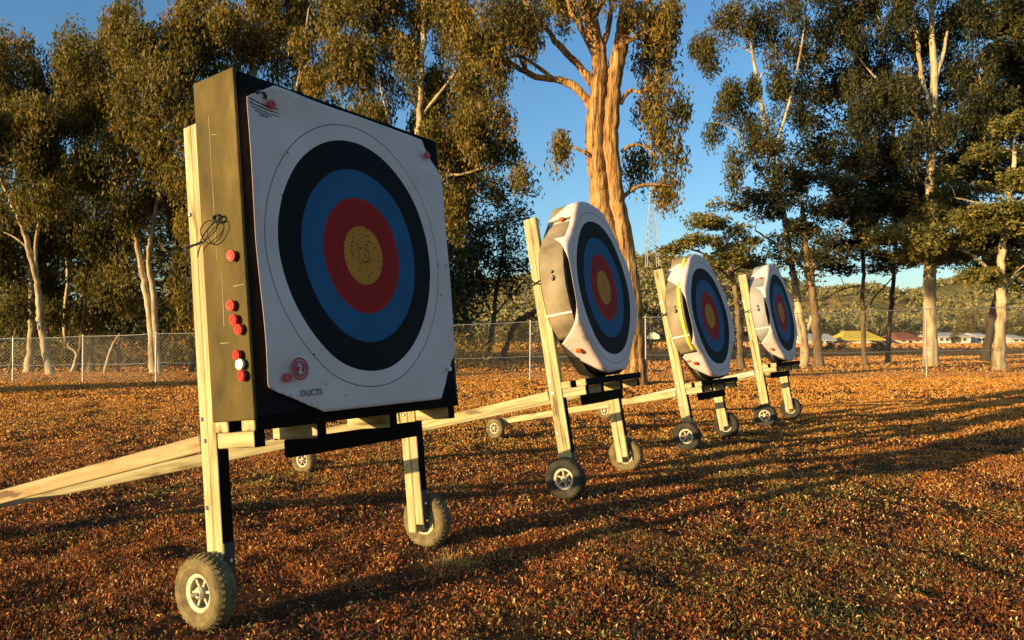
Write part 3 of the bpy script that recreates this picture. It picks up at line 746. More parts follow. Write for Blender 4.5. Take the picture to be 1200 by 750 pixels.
def leg_tie(T, v, label, mat, r_=.004):
    """wire loop from the leg into the rim of the butt"""
    o = T.root('wire_tie'); tag(o, label, 'wire tie', 'ties between butt and leg')
    u = -T.leg; k = -T.thick - .05
    pts = [T.F(u - .03, v - .02, k - .05), T.F(u - .034, v, k), T.F(u - .034, v + .012, k + .05), T.F(u - .05, v + .02, k + .085), T.F(-.62, v + .012, -T.thick * .55), T.F(-.645, v - .015, -T.thick * .45), T.F(u - .04, v - .02, k + .05), T.F(u - .032, v - .012, k - .02), T.F(u - .028, v + .02, k - .06), T.F(u - .03, v - .06, k - .10)]
    link('loop', cord_mesh('loop', [tuple(p) for p in pts], r_, mat), o)
    for dv in (-.02, .03):
        m = T.MF(); a = math.pi - (v + dv) / .635
        p = m @ Vector((.645 * math.cos(a), .645 * math.sin(a), -T.thick * .5))
        if 'tie_bolt' not in _cache:
            bm = lathe([(0, .010), (.009, .010), (.012, .002), (.012, -.01), (0, -.01)], 10); bmesh.ops.rotate(bm, matrix=Matrix.Rotation(-math.pi / 2, 3, 'Y'), verts=bm.verts)
            _cache['tie_bolt'] = bm_mesh('bolt', bm, M['black_metal'])
        link('bolt', _cache['tie_bolt'], o, side_matrix(p, (-1, 0, 0), (0, 0, 1)))
leg_tie(T2, .06, 'dark wire tie holding the tan banded butt to its leg', M['cord'])
leg_tie(T3, .06, 'grey strap tie holding the yellow striped butt to its leg', M['black_metal'], .006)
leg_tie(T4, .05, 'thin wire tie holding the grey banded butt to its leg', M['cord'])

# ---------------------------------------------------------------- chain link fence
def fence():
    posts = [(-240, 449, 400), (-155, 449, 399), (-70, 448.5, 398), (15, 448, 396.5), (97, 447.5, 394), (183, 447.5, 391), (330, 446.5, 387), (475, 445.5, 382.5), (621, 444.5, 377), (757, 445.5, 372), (920, 444, 367.5), (1086, 443, 362), (1250, 442, 358), (1410, 441, 354)]
    base = [on_ground(x, y) for x, y, _ in posts]
    hts = [at(x, yt, b[1])[2] for (x, y, yt), b in zip(posts, base)]
    r = empty('chain_link_fence', base[6]); tag(r, 'low chain link fence with slim metal posts across the field', 'fence')
    o0 = base[6]
    for (b, h) in zip(base, hts):
        lean = rng.normal(size=2) * .012
        t = Tubes(); t.add([b - o0 + [0, 0, -.1], b - o0 + [lean[0] * .5, 0, h * .5], b - o0 + [lean[0], lean[1], h + .04]], [.022, .022, .021], 8)
        link('post', t.mesh('post', M['galv']), r)
    for frac in (1.0, .40):
        t = Tubes(); P = []
        for i in range(len(base) - 1):
            for q in range(5):
                s = q / 5; p = base[i] * (1 - s) + base[i + 1] * s; h = hts[i] * (1 - s) + hts[i + 1] * s
                P.append(p - o0 + [0, -.026, h * frac - .03 * s * (1 - s) * 4 * (.5 if frac == 1 else 1)])
        t.add(P, np.full(len(P), .009 if frac == 1 else .006), 5); link('strand', t.mesh('strand', M['galv']), r)
    for i in range(len(base) - 1):
        A, B = base[i], base[i + 1]; L = np.linalg.norm(B - A); hA, hB = hts[i], hts[i + 1]
        V = []; Q = []; dx = (B - A) / L; step = .085; rad = .0028
        def pt(s, z):
            h = hA + (hB - hA) * s / L
            return A - o0 + dx * s + np.array([0, -.024, z * h])
        hm = (hA + hB) / 2
        n0 = 0
        for sg in (1, -1):
            s0 = -hm
            while s0 < L + hm:
                e0, e1 = s0, s0 + sg * hm; f0, f1 = 0.0, 1.0
                lo, hi = (e0, e1)
                # clip the slanting wire to the bay
                def clip(f): return e0 + (e1 - e0) * f
                fs = [0.0, 1.0]
                if e1 != e0:
                    fa, fb = (0 - e0) / (e1 - e0), (L - e0) / (e1 - e0)
                    fs = [max(0.0, min(fa, fb)), min(1.0, max(fa, fb))]
                if fs[1] - fs[0] > .03:
                    p, q = pt(clip(fs[0]), fs[0]), pt(clip(fs[1]), fs[1])
                    off = .003 * sg
                    for c in (p, q):
                        for a in range(3):
                            an = a * 2.094
                            V.append(c + dx * rad * math.cos(an) + np.array([0, rad * math.sin(an) + off, 0]))
                    for a in range(3): Q.append((n0 + a, n0 + (a + 1) % 3, n0 + 3 + (a + 1) % 3, n0 + 3 + a))
                    n0 += 6
                s0 += step
        link('wire_mesh', fast_mesh('wire_mesh', V, Q, M['wire']), r)
fence()

# ---------------------------------------------------------------- trees
def make_tree(name, label, depth, trunks, limbs, blobs, bark, leaf, style='hang', dens=1.0, lsize=(.155, .052), spread=2.4, group=None, per=350, csig=(.25, .25, .34), tint=(.45, .22), fine=1.0, leafless=False):
    """trunks/limbs: ([(x, y[, forward]) ...], r0, r1) as photo columns and rows at the tree's own distance; blobs: (x, y, rx, ry[, forward])"""
    k = depth / FPX
    def W(p):
        q = at(p[0], p[1], depth + (p[2] if len(p) > 2 else 0)); return q
    tb = Tubes(); nodes = []; nrad = []
    base = None
    for j, (pts, r0, r1) in enumerate(trunks + limbs):
        P = [W(p) for p in pts]
        if j < len(trunks): P[0][2] = -.12
        if base is None: base = np.array([P[0][0], P[0][1], 0.0])
        S = smooth_path(P, 7)
        S[1:-1] += rng.normal(size=(len(S) - 2, 3)) * r1 * (.08 if r0 > .25 else .25)
        f = np.linspace(0, 1, len(S)); R = r0 + (r1 - r0) * f
        R = R * (1 + (.06 * np.sin(f * 23 + j) + rng.normal(size=len(S)) * .03) * (.3 if r0 > .25 else 1))
        if j < len(trunks): R[:3] *= np.array([1.35, 1.18, 1.06])
        S2, R2 = S, R
        if r0 > .25: S2 = smooth_path(S, 4); R2 = np.interp(np.linspace(0, 1, len(S2)), np.linspace(0, 1, len(R)), R)
        tb.add(S2, R2, 30 if r0 > .25 else 12 if r0 > .09 else 8, .11 if r0 > .25 else .16 if r0 > .09 else 0)
        nodes += list(S[len(S) // 3:] if j < len(trunks) else S[2:]); nrad += list(R[len(S) // 3:] if j < len(trunks) else R[2:])
    trunk_mesh = tb; branch = Tubes()
    centres = []
    for bl in blobs:
        x, y, rx, ry = bl[:4]; fw = bl[4] if len(bl) > 4 else rng.uniform(-.5, .5) * spread
        c = at(x, y, depth + fw); ax = np.array([rx * k, max(rx, ry) * k * .85, ry * k])
        N = np.array(nodes); d = np.linalg.norm(N - c, axis=1) + np.clip(N[:, 2] - c[2] + .3, 0, None) * 1.2
        i = int(np.argmin(d)); A = N[i]
        mid = (A + c) / 2 + np.array([0, 0, .12 * np.linalg.norm(c - A)]) + rng.normal(size=3) * .12
        S = smooth_path([A, mid, c], 5); rr = min(nrad[i] * .55, .05 + .012 * np.linalg.norm(c - A)) * fine
        branch.add(S, np.linspace(rr, .016 * fine, len(S)), 6)
        loc = list(S[3:])
        area = ax[0] * ax[2] * math.pi
        n = max(3, int(area * (3.3 if style == 'hang' else 3.2) * dens))
        u = rng.normal(size=(n, 3)); u /= np.linalg.norm(u, axis=1, keepdims=True)
        cc = c + u * (rng.uniform(.15, 1.05, (n, 1)) ** .6) * ax
        for q in cc:
            Lc = np.array(loc); i2 = int(np.argmin(np.linalg.norm(Lc - q, axis=1))); A2 = Lc[i2]
            m2 = (A2 + q) / 2 + np.array([0, 0, .10]) + rng.normal(size=3) * .07
            S2 = np.array([A2, m2, q]); S2 = smooth_path(S2, 3)
            branch.add(S2, np.linspace(.014, .006, len(S2)) * fine, 4)
            if len(loc) < 60: loc += [S2[3], S2[-1]]
        centres.append(cc)
        nodes += list(S[1:]); nrad += [rr * .6] * (len(S) - 1)
    r = empty(name, base); tag(r, label, 'tree', group)
    o = link('trunk', trunk_mesh.mesh('trunk', bark, origin=base), r)
    if branch.n: link('branches', branch.mesh('branches', bark, origin=base), o)['kind'] = 'stuff'
    if centres and not leafless:
        C = np.concatenate(centres); n = len(C)
        per_i = np.maximum(20, (per * rng.uniform(.25, 1.5, n))).astype(int)
        idx = np.repeat(np.arange(n), per_i); tot = len(idx)
        sg = np.array(csig) * rng.uniform(.7, 1.3, (n, 1))
        G = rng.normal(size=(tot, 3)); G /= np.linalg.norm(G, axis=1, keepdims=True); G *= 1.75 * rng.random((tot, 1)) ** .45
        P = C[idx] + G * sg[idx]
        if style == 'hang': P[:, 2] -= np.abs(rng.normal(size=tot)) * .18
        P[:, 2] = np.maximum(P[:, 2], .3)
        tn = rng.normal(tint[0], tint[1] * .6, n)[idx] + rng.normal(0, tint[1], tot)
        L = lsize[0] * rng.uniform(.6, 1.3, tot); Wd = lsize[1] * rng.uniform(.7, 1.3, tot)
        V, Q, Tn = leaf_quads(P - base, L, Wd, style, tn)
        link('crown', fast_mesh('crown', V, None, leaf, tint=Tn, tris=Q), r)
    return r

GUM = dict(bark=M['gum_bark'], leaf=M['gum_leaf'])
G_L = 'gums behind the left fence'; G_R = 'trees behind the right fence'
make_tree('gum_tree', 'leaning pale gum at the far left with a curved bare trunk', 22.6,
          [([(60, 440), (55, 418), (50, 392), (46, 362), (44, 335), (36, 300), (24, 262), (8, 225), (-12, 188)], .125, .05)],
          [([(44, 338), (42, 290), (50, 240), (62, 190), (72, 130)], .06, .025), ([(34, 292), (20, 280), (5, 272)], .035, .02)],
          [(40, 150, 40, 34), (20, 110, 40, 34), (85, 130, 30, 30), (20, 150, 48, 40), (62, 105, 45, 42), (30, 215, 42, 32), (-5, 80, 45, 40), (78, 185, 34, 36), (15, 60, 38, 24), (-25, 160, 45, 60), (70, 60, 25, 20)], **GUM, group=G_L, dens=1.35)
make_tree('gum_tree', 'twin trunked pale gum left of the square butt', 23.2,
          [([(180, 438), (178, 402), (173, 352), (165, 312), (158, 262), (150, 205), (140, 150), (130, 95)], .12, .04), ([(187, 437), (183, 395), (180, 345), (174, 305), (180, 258), (192, 208), (205, 160), (214, 105)], .105, .035)],
          [([(160, 275), (135, 235), (112, 195), (98, 150)], .05, .02), ([(150, 210), (165, 150), (172, 90), (170, 50)], .04, .02)],
          [(128, 75, 48, 38), (172, 45, 46, 36), (98, 130, 42, 36), (205, 110, 42, 40), (230, 185, 36, 40), (118, 185, 42, 34), (165, 140, 46, 36), (215, 55, 38, 36), (85, 60, 26, 26), (150, 20, 30, 18), (195, 235, 34, 28), (145, 245, 32, 26), (140, 120, 40, 34), (190, 85, 36, 34), (185, 180, 36, 34), (150, 60, 36, 30)], **GUM, group=G_L, dens=1.35)
make_tree('gum_tree', 'short pale gum trunk close behind the leaning gum', 24.0,
          [([(32, 439), (37, 400), (37, 350), (34, 300), (28, 250)], .13, .06)], [],
          [(5, 300, 42, 34), (45, 330, 30, 24), (-25, 260, 45, 60), (60, 285, 30, 30), (15, 365, 34, 20)], **GUM, group=G_L, tint=(.3, .2), dens=1.35)
make_tree('gum_tree', 'stout brown gum trunk between the leaning and twin gums', 25.0,
          [([(106, 437), (105, 405), (108, 360), (113, 305), (112, 245)], .14, .06)], [([(108, 350), (90, 320), (76, 290)], .05, .025)],
          [(100, 300, 40, 34), (76, 270, 34, 30), (128, 268, 34, 36), (100, 360, 40, 26), (140, 330, 30, 26)], bark=M['brown_bark'], leaf=M['gum_leaf'], group=G_L, tint=(.3, .2), dens=1.35)
make_tree('gum_tree', 'thin dark gum stem with white patches left of the stout trunk', 27.0,
          [([(76, 436), (77, 408), (76, 370), (79, 320), (74, 260), (70, 200)], .085, .035)], [([(76, 404), (70, 398), (63, 394)], .035, .02)],
          [(72, 240, 34, 40), (92, 225, 30, 32), (58, 340, 30, 22)], bark=M['gum_bark'], leaf=M['gum_leaf'], group=G_L, tint=(.28, .2))
make_tree('gum_tree', 'reddish leaved small gum beside the left leg of the nearest stand', 24.0,
          [([(223, 435), (227, 408), (231, 382), (235, 335), (240, 265)], .085, .04)], [],
          [(236, 345, 26, 30), (218, 320, 26, 28), (240, 275, 34, 40), (262, 210, 36, 40), (215, 375, 20, 16)], bark=M['brown_bark'], leaf=M['gum_leaf'], group=G_L, tint=(.6, .22))
make_tree('gum_tree', 'tall golden gum rising above the top left of the square butt', 24.5,
          [([(300, 436), (300, 380), (304, 300), (308, 200), (300, 110), (292, 30), (285, -40)], .17, .05)], [([(304, 250), (330, 170), (350, 90), (362, 10)], .07, .03), ([(306, 210), (275, 150), (255, 90), (245, 30)], .06, .025)],
          [(288, 58, 44, 42), (248, 42, 40, 40), (338, 38, 46, 40), (396, 66, 44, 46), (262, 112, 36, 34), (300, -10, 60, 30), (380, 0, 50, 36), (235, -5, 36, 30), (350, 110, 46, 36), (310, 170, 60, 50), (330, 250, 60, 50), (280, 320, 50, 50)], **GUM, group='gums behind the square butt', tint=(.58, .22), dens=1.3)
make_tree('gum_tree', 'dense drooping gum directly right of the square butt', 23.5,
          [([(470, 436), (472, 380), (478, 300), (485, 210), (492, 130), (495, 50), (500, -30)], .18, .06)], [([(488, 190), (530, 205), (570, 196), (612, 188)], .06, .02), ([(490, 140), (530, 90), (560, 40)], .06, .025), ([(484, 220), (455, 140), (440, 70)], .06, .025)],
          [(446, 62, 46, 48), (500, 110, 42, 46), (540, 48, 42, 42), (478, -5, 60, 34), (556, 140, 38, 40), (530, 205, 34, 36), (588, 178, 32, 20), (618, 196, 22, 12), (520, 160, 36, 40), (430, 150, 40, 50), (560, 100, 34, 34), (420, 0, 50, 30), (540, 255, 26, 26), (470, 200, 50, 50)], **GUM, group='gums behind the square butt', tint=(.45, .24), dens=1.5)
make_tree('dark_tree', 'left of two small dark trees between square butt and second target', 37.5,
          [([(556, 421), (553, 402), (547, 378), (543, 345), (536, 300), (530, 265)], .17, .06)], [([(545, 360), (556, 330), (562, 290), (560, 250)], .08, .03), ([(554, 405), (545, 412), (538, 420)], .07, .05)],
          [(556, 250, 40, 28), (538, 295, 34, 30), (562, 300, 26, 28), (525, 340, 26, 22), (552, 335, 26, 18), (575, 222, 28, 18)], bark=M['brown_bark'], leaf=M['dark_leaf'], lsize=(.26, .08), csig=(.42, .42, .36), style='any', group='small trees beyond the middle fence', per=100)
make_tree('dark_tree', 'right of two small dark trees between square butt and second target', 38.5,
          [([(571, 420), (575, 398), (579, 372), (581, 345), (588, 305), (592, 270)], .15, .05)], [([(579, 370), (600, 345), (618, 325)], .06, .025)],
          [(592, 258, 28, 22), (598, 300, 24, 24), (584, 330, 24, 16), (612, 318, 14, 10), (605, 228, 22, 14)], bark=M['brown_bark'], leaf=M['dark_leaf'], lsize=(.26, .08), csig=(.42, .42, .36), style='any', group='small trees beyond the middle fence', per=100)
# big central gum
make_tree('gum_tree', 'huge orange barked gum with a double trunk behind the second target', 17.6,
          [([(737, 452), (735, 405), (728, 345), (717, 290), (706, 245), (699, 195), (697, 145), (701, 105), (703, 70), (692, 25), (682, -30)], .29, .145),
           ([(743, 452), (742, 400), (737, 330), (728, 270), (719, 215), (715, 160), (718, 105), (726, 60), (733, 15), (744, -40)], .27, .145)],
          [([(697, 138), (681, 108), (656, 94), (628, 90), (602, 76), (574, 58), (544, 40)], .105, .03),
           ([(701, 108), (684, 84), (655, 52), (630, 20), (606, -12)], .10, .04),
           ([(628, 90), (614, 78), (606, 60)], .05, .02), ([(650, 93), (610, 66), (585, 72), (548, 66)], .05, .015),
           ([(716, 92), (722, 62), (745, 22), (770, -15)], .12, .06), ([(708, 86), (690, 48), (668, 8), (660, -20)], .10, .05),
           ([(727, 122), (738, 106), (752, 108), (772, 92)], .06, .025), ([(728, 178), (740, 170), (756, 172), (770, 184)], .05, .015), ([(700, 60), (712, 40), (716, 0)], .09, .05)],
          [(610, 36, 34, 34), (572, 46, 36, 38), (540, 84, 32, 30, 1.6), (650, 8, 34, 20, 1.2), (536, 30, 30, 30), (657, 166, 8, 18), (600, 8, 40, 22),
           (768, 56, 34, 36), (790, 108, 26, 24), (776, 150, 28, 24), (757, 24, 34, 28), (788, 20, 26, 30), (750, 180, 20, 14), (792, 172, 22, 12), (700, -22, 60, 20), (790, 218, 30, 9), (762, 120, 18, 18), (640, -18, 50, 18)],
          bark=M['orange_bark'], leaf=M['gum_leaf'], lsize=(.13, .042), csig=(.19, .19, .28), tint=(.5, .24), per=330, dens=1.8)
# right hand trees
make_tree('gum_tree', 'airy gum right of the sky gap with fine bare twigs', 29.0,
          [([(941, 433), (943, 405), (938, 370), (930, 320), (918, 250), (905, 180), (890, 110), (880, 50)], .17, .05)], [([(905, 185), (925, 120), (940, 50), (945, 0)], .06, .025), ([(915, 240), (885, 190), (860, 150)], .05, .02), ([(943, 408), (934, 380), (935, 355)], .12, .09), ([(940, 395), (952, 370), (950, 345), (944, 320)], .09, .06)],
          [(838, 62, 32, 36), (880, 28, 38, 32), (850, 108, 28, 26), (930, 58, 38, 40), (898, 138, 36, 30), (858, 190, 26, 20), (905, 90, 34, 30), (860, 10, 30, 26), (945, 120, 34, 30), (950, 5, 40, 26), (832, 150, 14, 16)], bark=M['gum_bark'], leaf=M['gum_leaf'], tint=(.25, .2), dens=.8, group=G_R)
make_tree('dark_tree', 'dense dark tree directly behind the farthest target', 28.0,
          [([(959, 432), (958, 405), (955, 368), (950, 325), (944, 280), (940, 240)], .19, .08)], [([(950, 320), (975, 285), (995, 255)], .08, .03), ([(950, 322), (915, 290), (885, 270)], .08, .03)],
          [(900, 232, 40, 34), (950, 220, 42, 38), (930, 285, 42, 30), (990, 245, 42, 40), (960, 300, 36, 24), (985, 190, 36, 30), (915, 190, 30, 26)], bark=M['brown_bark'], leaf=M['dark_leaf'], lsize=(.18, .06), style='any', csig=(.34, .34, .2), group=G_R, dens=.95, per=230, tint=(.5, .25))
make_tree('layered_tree', 'golden green spreading tree low behind the third target', 27.0,
          [([(868, 433), (867, 400), (864, 360), (858, 320), (852, 285)], .13, .06)], [([(858, 322), (830, 300), (800, 290), (775, 288)], .05, .02), ([(856, 310), (880, 290), (900, 275)], .05, .02)],
          [(845, 262, 34, 12), (852, 303, 32, 10), (808, 283, 32, 9), (780, 292, 24, 8), (815, 258, 22, 8), (890, 310, 30, 12), (870, 282, 34, 12), (830, 318, 24, 8), (905, 335, 24, 8), (858, 238, 26, 9)], bark=M['brown_bark'], leaf=M['layer_leaf'], lsize=(.15, .065), style='any', csig=(.30, .30, .11), dens=2.2, per=190, tint=(.5, .24), group=G_R)
make_tree('dark_tree', 'thin straight tree with a forked branch between farthest target and thick gum', 31.0,
          [([(1013, 428), (1012, 390), (1011, 345), (1012, 310), (1008, 260), (1004, 200)], .10, .05)], [([(1013, 376), (1022, 352), (1038, 334), (1052, 318)], .05, .02), ([(1011, 335), (990, 338), (966, 350)], .035, .015)],
          [(1020, 288, 36, 18), (1002, 205, 36, 32), (1005, 250, 34, 24), (1045, 305, 26, 12), (985, 310, 24, 10), (1030, 240, 34, 26)], bark=M['brown_bark'], leaf=M['dark_leaf'], lsize=(.24, .08), style='flat', csig=(.45, .45, .2), group=G_R)
make_tree('gum_tree', 'thick pale trunked gum at the right, tallest there', 29.5,
          [([(1091, 432), (1090, 400), (1089, 355), (1090, 310), (1092, 260), (1090, 210), (1093, 150), (1095, 92), (1092, 40), (1090, -40)], .27, .09)], [([(1091, 130), (1080, 88), (1072, 30), (1058, -20)], .10, .05), ([(1094, 100), (1106, 60), (1112, 10)], .08, .05), ([(1092, 160), (1060, 120), (1030, 95), (1000, 60)], .05, .02), ([(1092, 170), (1130, 130), (1150, 95)], .05, .02)],
          [(1052, 40, 46, 46), (1122, 28, 44, 38), (1000, 56, 38, 40), (1040, 108, 38, 32), (1152, 86, 42, 38), (1095, 158, 44, 30), (1012, 140, 36, 32), (1075, -5, 60, 26), (990, 5, 40, 34), (1060, 178, 40, 26), (1130, 140, 36, 28)], bark=M['gum_bark'], leaf=M['dark_leaf'], tint=(.5, .22), group=G_R)
make_tree('layered_tree', 'flat layered tree with golden topped tiers at the right edge', 25.5,
          [([(1171, 431), (1172, 392), (1174, 352), (1173, 312), (1177, 270), (1184, 225), (1190, 170)], .19, .06)], [([(1174, 330), (1140, 300), (1105, 285), (1070, 280)], .06, .02), ([(1178, 262), (1150, 240), (1120, 232)], .05, .02), ([(1174, 345), (1190, 320), (1215, 300)], .05, .02)],
          [(1086, 252, 44, 11), (1132, 226, 40, 11), (1160, 182, 46, 11), (1052, 276, 36, 12), (1108, 300, 46, 12), (1180, 258, 46, 13), (1172, 300, 40, 13), (1192, 142, 36, 12), (1128, 272, 52, 11), (1148, 322, 32, 8), (1196, 212, 32, 12), (1070, 300, 34, 9), (1205, 330, 30, 10), (1230, 180, 40, 14), (1235, 270, 40, 14), (1100, 205, 26, 8), (1150, 250, 40, 10), (1090, 280, 36, 10)],
          bark=M['gum_bark'], leaf=M['layer_leaf'], lsize=(.15, .06), style='any', csig=(.30, .30, .17), dens=2.8, per=200, spread=3.4, tint=(.5, .24), group=G_R)
make_tree('dark_tree', 'dark leaning trunk behind the layered tree', 34.5,
          [([(1154, 422), (1160, 390), (1168, 350), (1176, 300), (1182, 240), (1185, 170)], .20, .08)], [],
          [(1190, 75, 40, 46), (1180, 15, 50, 40), (1215, 130, 40, 40), (1165, 130, 34, 34), (1190, 200, 40, 30), (1240, 60, 50, 60), (1140, 190, 34, 26), (1205, 265, 40, 28), (1110, 245, 44, 20), (1065, 235, 40, 20), (1150, 285, 44, 18), (1190, 320, 40, 16), (1090, 285, 40, 14)], bark=M['dark_bark'], leaf=M['dark_leaf'], lsize=(.26, .09), style='any', csig=(.45, .45, .3), group=G_R)
make_tree('dark_tree', 'dark tree whose crown fills in above the thin straight tree', 33.0,
          [([(1040, 425), (1042, 390), (1046, 340), (1050, 280), (1048, 200), (1045, 120)], .10, .06)], [],
          [(1040, 190, 44, 36), (1010, 110, 36, 40), (1060, 120, 40, 40), (1050, 250, 44, 28), (965, 165, 36, 32), (1090, 220, 36, 30), (1120, 100, 40, 40), (975, 100, 34, 36)], bark=M['dark_bark'], leaf=M['dark_leaf'], lsize=(.26, .09), style='any', csig=(.45, .45, .32), group=G_R, per=95)
# dead wood and leaning logs
def log(name, label, pts, depth, r0, r1, bark, group=None):
    P = [at(x, y, depth + (f[0] if f else 0)) for x, y, *f in pts]; b = np.array([P[0][0], P[0][1], 0]); P[0][2] = min(P[0][2], .0)
    S = smooth_path(P, 6); S[1:-1] += rng.normal(size=(len(S) - 2, 3)) * r1 * .2
    t = Tubes(); t.add(np.vstack([S[0], S, S[-1]]), np.concatenate([[.001], np.linspace(r0, r1, len(S)), [.001]]), 10)
    o = link(name, t.mesh(name, bark, origin=b)); o.location = b; tag(o, label, 'log', group)
log('leaning_log', 'broken leaning log left of the second stand beyond the fence', [(588, 421), (596, 398), (606, 378), (620, 369), (634, 361)], 37.0, .17, .13, M['brown_bark'])
log('dead_branch', 'pale dead branch leaning in an arch behind the left fence', [(122, 438), (127, 418), (133, 402), (141, 391)], 23.4, .045, .03, M['gum_bark'], 'dead wood by the left fence')
log('dead_branch', 'straight upright dead stick beside the arched branch', [(139, 437), (138, 415), (141, 392)], 23.8, .05, .03, M['brown_bark'], 'dead wood by the left fence')
log('dead_branch', 'pale crooked dead branch at the foot of the stout trunk', [(84, 437), (90, 415), (80, 405), (84, 397)], 24.0, .06, .03, M['gum_bark'], 'dead wood by the left fence')
log('dead_branch', 'thick leaning dead limb right of the crooked branch', [(88, 437), (94, 410), (96, 390), (100, 350)], 24.4, .08, .04, M['brown_bark'], 'dead wood by the left fence')
log('dead_branch', 'thin brown stick leaning behind the leftmost fence post', [(9, 440), (14, 420), (16, 400), (19, 384)], 22.0, .04, .02, M['brown_bark'], 'dead wood by the left fence')
log('dead_branch', 'pale forked dead stem right behind the square butt', [(535, 424), (538, 412), (541, 404)], 30.0, .08, .04, M['gum_bark'])

# tree far to the left, outside the frame: its crown throws the dark band across the field at the left fence
shade = make_tree('gum_tree', 'gum out of frame at the left whose crown shades the strip before the fence', 20.0,
                  [([(600, 444), (602, 400), (600, 340), (604, 270), (600, 200)], .2, .06)], [],
                  [(600, 262, 64, 34), (570, 240, 44, 30), (630, 250, 44, 30), (600, 220, 50, 26)], **GUM, dens=1.3)
shade.location = (-33.6, -3.2, 0)

def leaf_mass(name, label, C, per, sig, lsize, leaf, style, tint, cat, kind=None, group=None):
    n = len(C); idx = np.repeat(np.arange(n), per); tot = len(idx)
    P = C[idx] + rng.normal(size=(tot, 3)) * np.array(sig); P[:, 2] = np.abs(P[:, 2]) + .02
    tn = rng.normal(tint[0], tint[1] * .6, n)[idx] + rng.normal(0, tint[1], tot)
    b = np.array([C[:, 0].mean(), C[:, 1].mean(), 0])
    V, Q, Tn = leaf_quads(P - b, lsize[0] * rng.uniform(.6, 1.3, tot), lsize[1] * rng.uniform(.6, 1.3, tot), style, tn)
    o = link(name, fast_mesh(name, V, None, leaf, tint=Tn, tris=Q)); o.location = b; tag(o, label, cat, group, kind); return o

# unbroken dark wood further back on the left and behind the square butt
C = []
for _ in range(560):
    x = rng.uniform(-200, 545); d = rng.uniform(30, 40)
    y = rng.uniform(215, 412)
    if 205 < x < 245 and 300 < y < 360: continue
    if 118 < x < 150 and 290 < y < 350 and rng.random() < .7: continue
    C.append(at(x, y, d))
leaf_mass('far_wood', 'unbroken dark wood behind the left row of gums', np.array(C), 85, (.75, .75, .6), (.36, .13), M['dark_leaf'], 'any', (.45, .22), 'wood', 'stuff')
# undergrowth along the left fence and scrub beyond the middle and right fence
C = np.array([at(rng.uniform(-150, 560), rng.uniform(405, 428), rng.uniform(25, 30)) for _ in range(170)])
leaf_mass('undergrowth', 'low brown undergrowth behind the left fence', C, 60, (.4, .4, .22), (.2, .06), M['gum_leaf'], 'any', (.5, .25), 'undergrowth', 'stuff')

def shrub(px_, y0, y1, wpx, depth, label, leaf='gum_leaf', tint=(.4, .2), group='shrubs in front of the hills', name='shrub'):
    k = depth / FPX; C = []
    b = on_ground(px_, y0) if False else np.array([at(px_, y0, depth)[0], depth, 0])
    h = (at(px_, y1, depth)[2]); w = wpx * k / 2
    n = max(8, int(w * h * 4.5 / max(.3, (depth / 60) ** 1.3)))
    for _ in range(n):
        u = rng.normal(size=3); u /= np.linalg.norm(u); u *= rng.uniform(.3, 1) ** .5
        C.append(b + np.array([u[0] * w, u[1] * w, h * .52 + u[2] * h * .45]))
    C = np.array(C); s = .16 * min(w, h)
    sz = max(.2, depth * .0030)
    per = 60; idx = np.repeat(np.arange(n), per)
    P = C[idx] + rng.normal(size=(len(idx), 3)) * s; P[:, 2] = np.maximum(P[:, 2], .05)
    V, Q, Tn = leaf_quads(P - b, sz * rng.uniform(.6, 1.3, len(idx)), sz * .5, 'any', rng.normal(tint[0], .12, n)[idx] + rng.normal(0, tint[1], len(idx)))
    r = empty(name, b); tag(r, label, 'shrub', group)
    link('crown', fast_mesh('crown', V, None, M[leaf], tint=Tn, tris=Q), r)
    t = Tubes()
    for q in range(4):
        a = q * 1.7; t.add(smooth_path([(0, 0, -.1), (w * .15 * math.cos(a), w * .15 * math.sin(a), h * .3), (w * .45 * math.cos(a), w * .45 * math.sin(a), h * .75)], 4), np.linspace(.035 * h / 2, .012 * h / 2, 9), 6)
    link('trunk', t.mesh('trunk', M['brown_bark']), r)
    return r
shrub(640, 418, 372, 90, 62, 'round olive shrub behind the leaning log', tint=(.35, .2))
shrub(600, 416, 378, 70, 66, 'olive shrub between the two small dark trees and the log')
shrub(545, 414, 380, 60, 70, 'olive shrub seen behind the small dark trees')
shrub(690, 415, 370, 70, 64, 'shrub hidden mostly by the second butt')
shrub(762, 413, 352, 46, 58, 'spreading dark shrub between second and third targets', 'dark_leaf')
shrub(742, 410, 378, 40, 75, 'olive shrub low behind the second target')
shrub(862, 412, 366, 60, 70, 'green shrub between third and farthest targets', 'dark_leaf', (.6, .2))
shrub(800, 412, 372, 50, 80, 'olive shrub behind the third target')
shrub(1035, 412.5, 401, 36, 62, 'dark clipped low shrub in front of the yellow roofed house', 'dark_leaf', (.2, .15))
shrub(976, 411, 402, 26, 66, 'small dark low shrub in front of the white gabled house', 'dark_leaf', (.3, .15))
for x, y1, w, lb in ((1052, 376, 34, 'round garden tree behind the yellow and red roofs'), (1030, 372, 26, 'dark garden tree rising behind the yellow roof'), (985, 378, 30, 'garden tree left of the yellow roof'), (1120, 388, 16, 'small pale green tree against the long white house'), (1146, 362, 44, 'broad olive tree right of the long white house'), (1172, 372, 30, 'olive tree right behind the pale thin trunk'), (1195, 372, 40, 'garden tree at the right edge of the picture'), (1080, 376, 28, 'garden tree behind the red roof'), (930, 378, 36, 'garden tree left of the white gabled house'), (958, 372, 30, 'garden tree behind the white gabled house'), (1105, 380, 30, 'garden tree behind the long white house')):
    shrub(x, 402, y1, w, 168 if 'against' not in lb else 148, lb, 'gum_leaf' if 'pale' in lb or 'olive' in lb else 'dark_leaf', (.45, .2), 'garden trees round the far houses', 'garden_tree')

